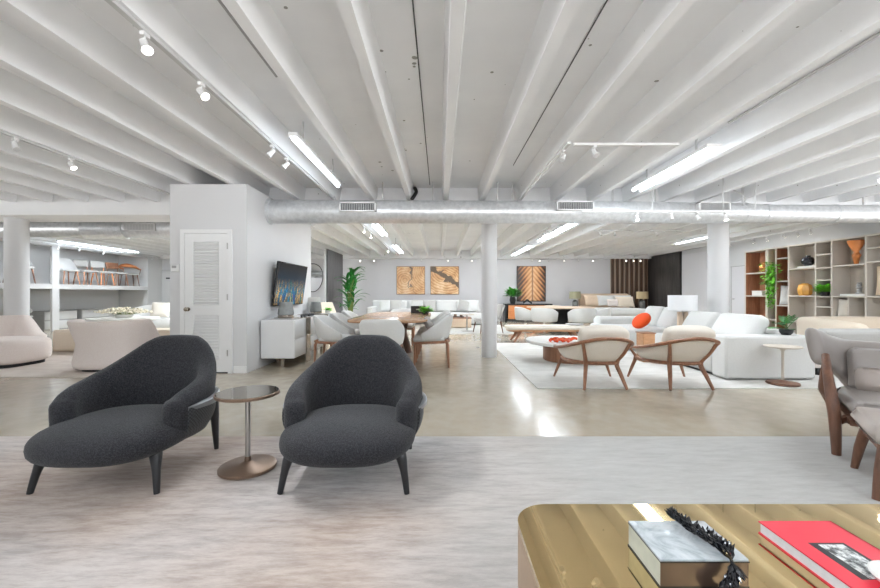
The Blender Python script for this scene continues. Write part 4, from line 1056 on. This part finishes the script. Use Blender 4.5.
MB().box(.04,.08,-1.16,-1.12,0,.15).build('leg',M['chrome'],t); MB().box(-.04,0,1.1,1.14,0,.15).build('leg',M['chrome'],t)
t=thing('lantern','grey glass table lantern on the near end of console','lantern',(-2.6,6.6,.754))
MB().lathe([(.001,0),(.12,0),(.135,.02),(.12,.045),(.001,.045)],24).build('base',M['chrome'],t); MB().lathe([(.125,.045),(.13,.07),(.105,.26),(.1,.265),(.001,.265)],28).build('glass_shade',M['lampglass'],t)
t=thing('lantern','grey glass table lantern on far end of console','lantern',(-2.6,8.2,.744))
MB().lathe([(.001,0),(.11,0),(.12,.02),(.11,.04),(.001,.04)],24).build('base',M['chrome'],t); MB().lathe([(.115,.04),(.12,.06),(.1,.24),(.001,.245)],28).build('glass_shade',M['lampglass'],t)
t=thing('framed_photo','pale card standing behind the far console lantern','frame',(-2.7,8.38,.744)); MB().at((0,0,.17),(6,0,20)).rbox((0,0,0),(.26,.02,.33),.004,1).build('frame',M['white_matte'],t)
t=thing('bead_string','dark string of beads lying on console beside near lantern','ornament',(-2.42,7.1,.746))
b=MB(); rn=random.Random(2)
for k in range(16): b.sell((.05*math.sin(k*1.1),-.25+k*.034,.022),(.024,.024,.022),1,1,8,10)
b.build('beads',M['dark_wire'],t)
pot_plant('potted_plant','small round green plant on the far end of console',(-2.40,8.36,.744),[(.001,0),(.05,0),(.06,.06),(.055,.06)],lf_bush(.07,60,.07,.035,8),M['white_matte'],M['leaf_bright'])

# ================================================================== DINING GROUP
t=thing('dining_table','long walnut dining table with rounded ends','table',(-.83,7.25,0))
P=[]
for k in range(72):
    a=2*PI*k/72; P.append((.65*math.copysign(abs(math.cos(a))**.36,math.cos(a)),1.46*math.copysign(abs(math.sin(a))**.34,math.sin(a))))
MB().prism(P,.715,.75,.012).build('tabletop',M['walnut_y'],t)
for yc in (-.55,.55):
    b=MB(); b.loft([[(x*sx,yc+y*sx2,z) for x,y in rrect(-.22,.22,-.14,.14,.08,4)] for z,sx,sx2 in ((0,1.25,1.3),(.1,1.1,1.1),(.4,.75,.8),(.6,.9,.95),(.716,1.35,1.4))])
    b.build('pedestal',M['walnut'],t)
def dchair():
    t=thing('dining_chair','','chair')
    b=MB(); usweep(b,.25,.24,.14,[(0,.81),(.35,.80),(.6,.70),(.85,.60),(1,.55)],[(0,.44),(1,.42)],[(0,.07),(1,.055)],[(0,.08),(1,.03)],ez=.45,n=28,m=14,sq=.85); b.build('backrest',M['white_fab'],t)
    MB().rbox((0,-.04,.435),(.5,.5,.09),.04,3,(3,3,1),(0,0,.02)).build('seat',M['white_fab'],t)
    b=MB(); b.tube([(-.25,-.27,.38),(-.25,.2,.40),(-.18,.27,.41),(.18,.27,.41),(.25,.2,.40),(.25,-.27,.38),(0,-.28,.375),(-.25,-.27,.38)],.02,8); b.build('seat_rail',M['walnut_lt'],t)
    for s in (-1,1):
        MB().tube([(s*.24,-.26,.39),(s*.235,-.27,0)],[.022,.014],8).build('leg',M['walnut_lt'],t); MB().tube([(s*.24,.22,.44),(s*.245,.25,.36),(s*.225,.27,0)],[.02,.024,.014],8).build('leg',M['walnut_lt'],t)
    return t
d=dchair(); d.location=(-.82,5.58,0); d.rotation_euler.z=R(180); d['label']='white dining chair at near end of table, seen from behind'
for (x,y,rz,l) in ((-.13,6.35,-90,'white dining chair on right side of table, nearest the viewer'),(-.13,7.2,-90,'white dining chair on right side of table, middle'),(-.13,8.05,-90,'white dining chair on right side of table, farthest'),
                 (-1.68,6.3,90,'white dining chair on left side of table, nearest the viewer'),(-1.68,7.2,90,'white dining chair on left side of table, middle'),(-1.68,8.05,90,'white dining chair on left side of table, farthest'),(-.85,8.9,0,'white dining chair at far end of dining table')):
    dup(d,(x,y,0),rz,l)
tag(MB().at((-.17,6.37,.64),(0,-28,0)).rbox((0,0,0),(.1,.36,.3),.045,3,(1,3,3),(.02,0,0)).build('cushion',M['knit']),'grey cushion on the nearest right dining chair','cushion')
t=thing('storage_box','black box with pale clasp on far part of dining table','box',(-.45,8.15,.752)); MB().rbox((0,0,.075),(.3,.2,.15),.006,2).build('box_body',M['black'],t); MB().box(-.04,.04,-.103,-.1,.075,.09).build('clasp',M['steel'],t)
pot_plant('potted_plant','bright green plant on right edge of dining table',(-.29,7.62,.752),[(.001,0),(.06,0),(.075,.06),(.07,.06)],lf_bush(.13,110,.09,.06,12),M['black'],M['leaf_bright'])
# plant and far left
t=thing('tall_plant','tall dark green plant before the charcoal partition','plant',(X(350.5,14.0),14.0,0))
MB().lathe([(.001,0),(.2,0),(.24,.4),(.23,.42),(.21,.42)],24).build('pot',M['white_matte'],t)
b=MB(); rn=random.Random(21); lb=MB()
for k in range(9):
    a=2*PI*k/9; tp=Vector((math.cos(a)*.12,math.sin(a)*.12,rn.uniform(.9,1.9))); b.tube([(math.cos(a)*.05,math.sin(a)*.05,.35),tp],.02,6)
    for j in range(7):
        q=rn.uniform(0,2*PI); p=tp+Vector((0,0,rn.uniform(-.7,.05))); lb.leaf(p,(math.cos(q),math.sin(q),rn.uniform(.7,1.9)),rn.uniform(.45,.75),rn.uniform(.09,.15),rn.uniform(.8,1.7),6)
b.build('stems',M['stem'],t); lb.build('foliage',M['leaf_dark'],t,60)
t=thing('mirror','tall rounded mirror with thin dark rim on far wall','mirror',(X(312.5,16.8),YF,1.85)); P=[]
for k in range(48):
    a=2*PI*k/48; P.append((.42*math.cos(a)*(1+.12*math.sin(a)),.6*math.sin(a)))
b=MB().at((0,0,0),(90,0,0)); b.prism(P,.002,.03); b.build('glass',M['mirror'],t); b=MB().at((0,0,0),(90,0,0)); b.loft([[(x*s,y*s,z) for x,y in P] for s,z in ((.985,.001),(1.03,.001),(1.03,.04),(.985,.04))],loop=True); b.build('rim',M['black'],t)
t=thing('lounge_chair','beige reclined lounge chair beyond the console','lounge chair',(X(337,11.5),11.5,0),60)
MB().rbox((0,-.1,.36),(.7,.8,.12),.05,3).build('seat',M['beige_fab'],t); b=MB(); b.at((0,.42,.62),(-28,0,0)).rbox((0,0,0),(.68,.12,.62),.05,3); b.build('backrest',M['beige_fab'],t)
for sx in (-1,1):
    for sy in (-.4,.3): MB().tube([(sx*.28,sy,.34),(sx*.31,sy*1.15,0)],.02,8).build('leg',M['walnut_lt'],t)

# ================================================================== FAR SEATING
t=thing('sofa','long white sectional sofa below the wooden pictures','sofa',(0,0,0))
MB().rbox((-.62,15.35,.24),(4.25,1.0,.36),.06,3,(5,2,1),(0,0,.02)).build('seat',M['white_fab'],t)
MB().rbox((-.62,15.95,.47),(4.25,.26,.86),.06,3,(5,1,2)).build('back',M['white_fab'],t)
MB().rbox((-2.68,15.35,.35),(.25,1.05,.6),.06,3).build('armrest',M['white_fab'],t)
for x in (-1.75,-.75,.25,1.05):
    b=MB(); b.at((x,15.72,.66),(-14,0,0)).rbox((0,0,0),(.85,.2,.46),.07,3,(3,1,3),(0,.04,0)); b.build('back_cushion',M['white_fab'],t)
MB().rbox((1.35,14.75,.24),(.9,1.0,.36),.06,3,(2,2,1),(0,0,.02)).build('chaise',M['white_fab'],t)
for x,m,l,rz in ((-2.15,'white_fab','white cushion at left end of far sofa',20),(-1.75,'lgrey_fab','light grey cushion second from left on far sofa',-8),(-.42,'grey_fab','large grey cushion in middle of far sofa',0),(.95,'grey_fab','dark grey tilted cushion near right of far sofa',-15),(1.3,'white_fab','white cushion at right end of far sofa',12)):
    tag(MB().at((x,15.36,.69),(-18,10 if rz<-10 else 0,rz)).pillow(.5,.46,.15).build('cushion',M[m]),l,'cushion')
t=thing('coffee_table','low tan wooden coffee table in the far seating area','coffee table',(.62,13.35,.012)); MB().rbox((0,0,.17),(.85,.7,.3),.015,2).build('table_body',M['beige_fab2'],t); MB().rbox((0,0,.335),(.87,.72,.03),.006,2).build('tabletop',M['walnut_lt'],t)
t=thing('tray','dark tray of small objects on the tan coffee table','tray',(.62,13.3,.365)); MB().rbox((0,0,.012),(.4,.26,.024),.008,2).build('tray_body',M['black'],t); b=MB(); b.lathe([(.05,.024),(.05,.1),(.001,.1)],14,(-.1,0,0)); b.lathe([(.04,.024),(.06,.07),(.001,.08)],14,(.1,.02,0)); b.build('vessels',M['bronze'],t)
t=thing('side_table','slim metal pedestal side table in far seating area','side table',(X(467,12.0),12.0,.012)); MB().lathe([(.001,0),(.18,0),(.18,.02),(.02,.03),(.02,.5),(.001,.5)],24).build('base',M['steel'],t); MB().lathe([(.001,.5),(.22,.5),(.22,.52),(.001,.52)],32).build('tabletop',M['taupe'],t)
t=thing('lounge_chair','grey lounge chair with wooden legs half behind centre column','lounge chair',(1.42,11.5,.012),-75)
MB().rbox((0,-.05,.36),(.62,.62,.12),.05,3).build('seat',M['grey_fab'],t); b=MB(); b.at((0,.3,.6),(-20,0,0)).rbox((0,0,0),(.6,.1,.5),.05,3); b.build('backrest',M['grey_fab'],t)
for sx in (-1,1):
    for sy in (-.3,.28): MB().tube([(sx*.26,sy,.34),(sx*.3,sy*1.2,0)],[.024,.015],8).build('leg',M['walnut'],t)
# pictures
for px0,px1,py0,py1,m,l in ((396.5,425,266.3,294.5,'art_a','square tree ring wood picture, left of the wooden pair'),(430.5,459,266.3,294.5,'art_b','square cracked wood picture, right of the wooden pair'),(516.8,545.8,266,301.5,'art_c','tall feathered leaf picture right of the centre column')):
    x0,x1=X(px0,16.86),X(px1,16.86); z1,z0=Zh(py0,16.86),Zh(py1,16.86)
    t=thing('picture',l,'picture',((x0+x1)/2,YF,(z0+z1)/2)); w,h=(x1-x0)/2,(z1-z0)/2
    MB().box(-w+.02,w-.02,-.034,-.03,-h+.02,h-.02).build('canvas',M[m],t)
    b=MB(); b.box(-w,w,-.04,-.002,h-.02,h); b.box(-w,w,-.04,-.002,-h,-h+.02); b.box(-w,-w+.02,-.04,-.002,-h,h); b.box(w-.02,w,-.04,-.002,-h,h); b.box(-w,w,-.028,-.002,-h,h); b.build('frame',M['walnut'] if m!='art_c' else M['black'],t)
# sideboard with plant
t=thing('sideboard','dark framed sideboard with orange wooden doors under leaf picture','sideboard',(3.62,16.2,0))
b=MB(); b.box(-.97,.97,-.25,.25,.7,.75); b.box(-.97,-.9,-.25,.25,0,.7); b.box(.9,.97,-.25,.25,0,.7); b.box(-.9,.9,-.25,.25,.06,.12); b.box(-.9,.9,.2,.25,.1,.7); b.build('frame',M['black'],t)
for x0,x1 in ((-.83,-.2),(-.19,.3),(.31,.88)): MB().rbox(((x0+x1)/2,-.2,.41),(x1-x0,.05,.57),.005,1).build('door',M['oak_orange'],t)
pot_plant('potted_plant','leafy green plant in dark vase on the far sideboard',(3.0,16.15,.752),[(.001,0),(.1,0),(.13,.15),(.11,.28),(.1,.3),(.09,.3)],lf_bush(.38,130,.2,.12,31,h=1.0),M['black'],M['leaf'])
t=thing('ornament','black knot sculpture on the far sideboard','ornament',(3.6,16.1,.752)); b=MB(); b.tube([(-.18,0,.03),(-.08,0,.1),(0,.03,.16),(.08,0,.08),(.18,0,.03)],.035,8,sub=4); b.build('knot',M['black'],t)
# second dining group
t=thing('dining_table','beige topped dining table on angular black base','table',(3.72,12.1,0))
MB().lathe([(.001,.72),(.98,.72),(1.02,.735),(1.02,.75),(.001,.75)],56).build('tabletop',M['beige_fab2'],t)
b=MB(); b.loft([[(x*s,y*s2,z) for x,y in rrect(-.3,.3,-.2,.2,.04,3)] for z,s,s2 in ((0,1.2,1.2),(.3,.6,.8),(.5,.8,.9),(.72,1.9,1.6))]); b.build('pedestal',M['black'],t)
def tubchair(l,x,y,rz,mat=None):
    t=thing('tub_chair',l,'chair',(x,y,0),rz)
    b=MB(); usweep(b,.29,.27,.16,[(0,.76),(.5,.74),(1,.64)],.36,.08,.03,ez=.35,n=26,m=12,sq=.75); b.build('backrest',mat or M['white_fab'],t); MB().rbox((0,-.03,.42),(.54,.52,.12),.05,3).build('seat',mat or M['white_fab'],t)
    MB().lathe([(.001,0),(.22,0),(.22,.02),(.03,.04),(.03,.37),(.001,.37)],20).build('base',M['steel'],t); return t
tubchair('white tub chair at left of the beige topped table, farthest left',2.62,12.0,80); tubchair('white tub chair left of the black table base',2.98,11.2,140); tubchair('white tub chair right of the black table base',3.98,10.95,185)
tubchair('white tub chair at right end of the beige topped table',4.72,11.6,-110); tubchair('beige tub chair on far side of the beige topped table',3.9,13.35,0,M['beige_fab'])
# bed
t=thing('bed','wide bed with sand upholstered headboard and white bedding','bed',(6.92,15.3,0))
b=MB(); b.at((0,1.22,.62),(-7,0,0)).rbox((0,0,0),(2.1,.14,1.1),.05,3,(3,1,2)); b.build('headboard',M['beige_fab2'],t)
MB().rbox((0,0,.2),(2.0,2.3,.3),.05,3).build('bed_base',M['beige_fab2'],t); MB().rbox((0,0,.46),(1.94,2.22,.26),.09,4,(3,3,1),(0,0,.02)).build('mattress',M['white_fab'],t)
for x,y,z,m,l in ((-.62,.85,.84,'beige_fab2','sand pillow at left of the bed'),(.62,.85,.84,'white_fab','white pillow at right of the bed'),(-.15,.68,.84,'white_fab','white pillow in middle of the bed'),(.5,.45,.79,'beige_fab','beige cushion leaning at right of bed'),(.0,.42,.75,'blush','small blush cushion in front of bed pillows')):
    tag(MB().at((6.92+x,15.24+y,z+.05),(-25,0,0)).pillow(.72 if m!='blush' else .45,.46 if m!='blush' else .3,.2).build('pillow',M[m]),l,'pillow')
for x,l1,l2,sh in ((5.62,'dark nightstand left of the bed under the olive lamp','table lamp with olive shade left of the bed','shade_olive'),(8.42,'dark nightstand right of the bed under the tan lamp','table lamp with tan shade right of the bed','shade_tan')):
    t=thing('nightstand',l1,'nightstand',(x,16.3,0)); MB().rbox((0,0,.28),(.5,.42,.5),.01,2).build('body',M['walnut'],t); MB().rbox((0,-.215,.36),(.46,.02,.2),.004,1).build('drawer',M['walnut_lt'],t)
    lamp(l2,(x,16.28,.532),.23,.42,.72,M[sh],M['lampglass'],'glass',.97)

# ================================================================== CAMERA, LIGHT
cam=bpy.data.cameras.new('camera'); co=bpy.data.objects.new('camera',cam); COL.objects.link(co)
co.location=(0,0,CAMZ); co.rotation_euler=(R(90),0,0); cam.lens=16; cam.sensor_width=36; cam.clip_start=.05; scene.camera=co
W=bpy.data.worlds.new('world'); scene.world=W; W.use_nodes=True
wt=W.node_tree; bg=wt.nodes['Background']
tc=wt.nodes.new('ShaderNodeTexCoord'); sx=wt.nodes.new('ShaderNodeSeparateXYZ'); wt.links.new(tc.outputs['Generated'],sx.inputs[0])
rp=wt.nodes.new('ShaderNodeValToRGB'); mr=wt.nodes.new('ShaderNodeMapRange'); mr.inputs[1].default_value=-.3; mr.inputs[2].default_value=.3
wt.links.new(sx.outputs[2],mr.inputs[0]); wt.links.new(mr.outputs[0],rp.inputs[0])     # bright lower half added to light the ceiling, dim sky above
rp.color_ramp.elements[0].position=.42; rp.color_ramp.elements[0].color=(1,1,1,1); rp.color_ramp.elements[1].position=.56; rp.color_ramp.elements[1].color=(.115,.122,.13,1)
wt.links.new(rp.outputs[0],bg.inputs[0]); bg.inputs[1].default_value=4.5
scene.view_settings.view_transform='Standard'; scene.view_settings.look='None'; scene.view_settings.gamma=1; scene.view_settings.use_curve_mapping=False
scene.view_settings.exposure=0.3
scene.cycles.use_denoising=True
scene.cycles.max_bounces=10; scene.cycles.diffuse_bounces=6; scene.cycles.glossy_bounces=4
scene.cycles.sample_clamp_indirect=4; scene.cycles.sample_clamp_direct=6
scene.cycles.caustics_reflective=False; scene.cycles.caustics_refractive=False
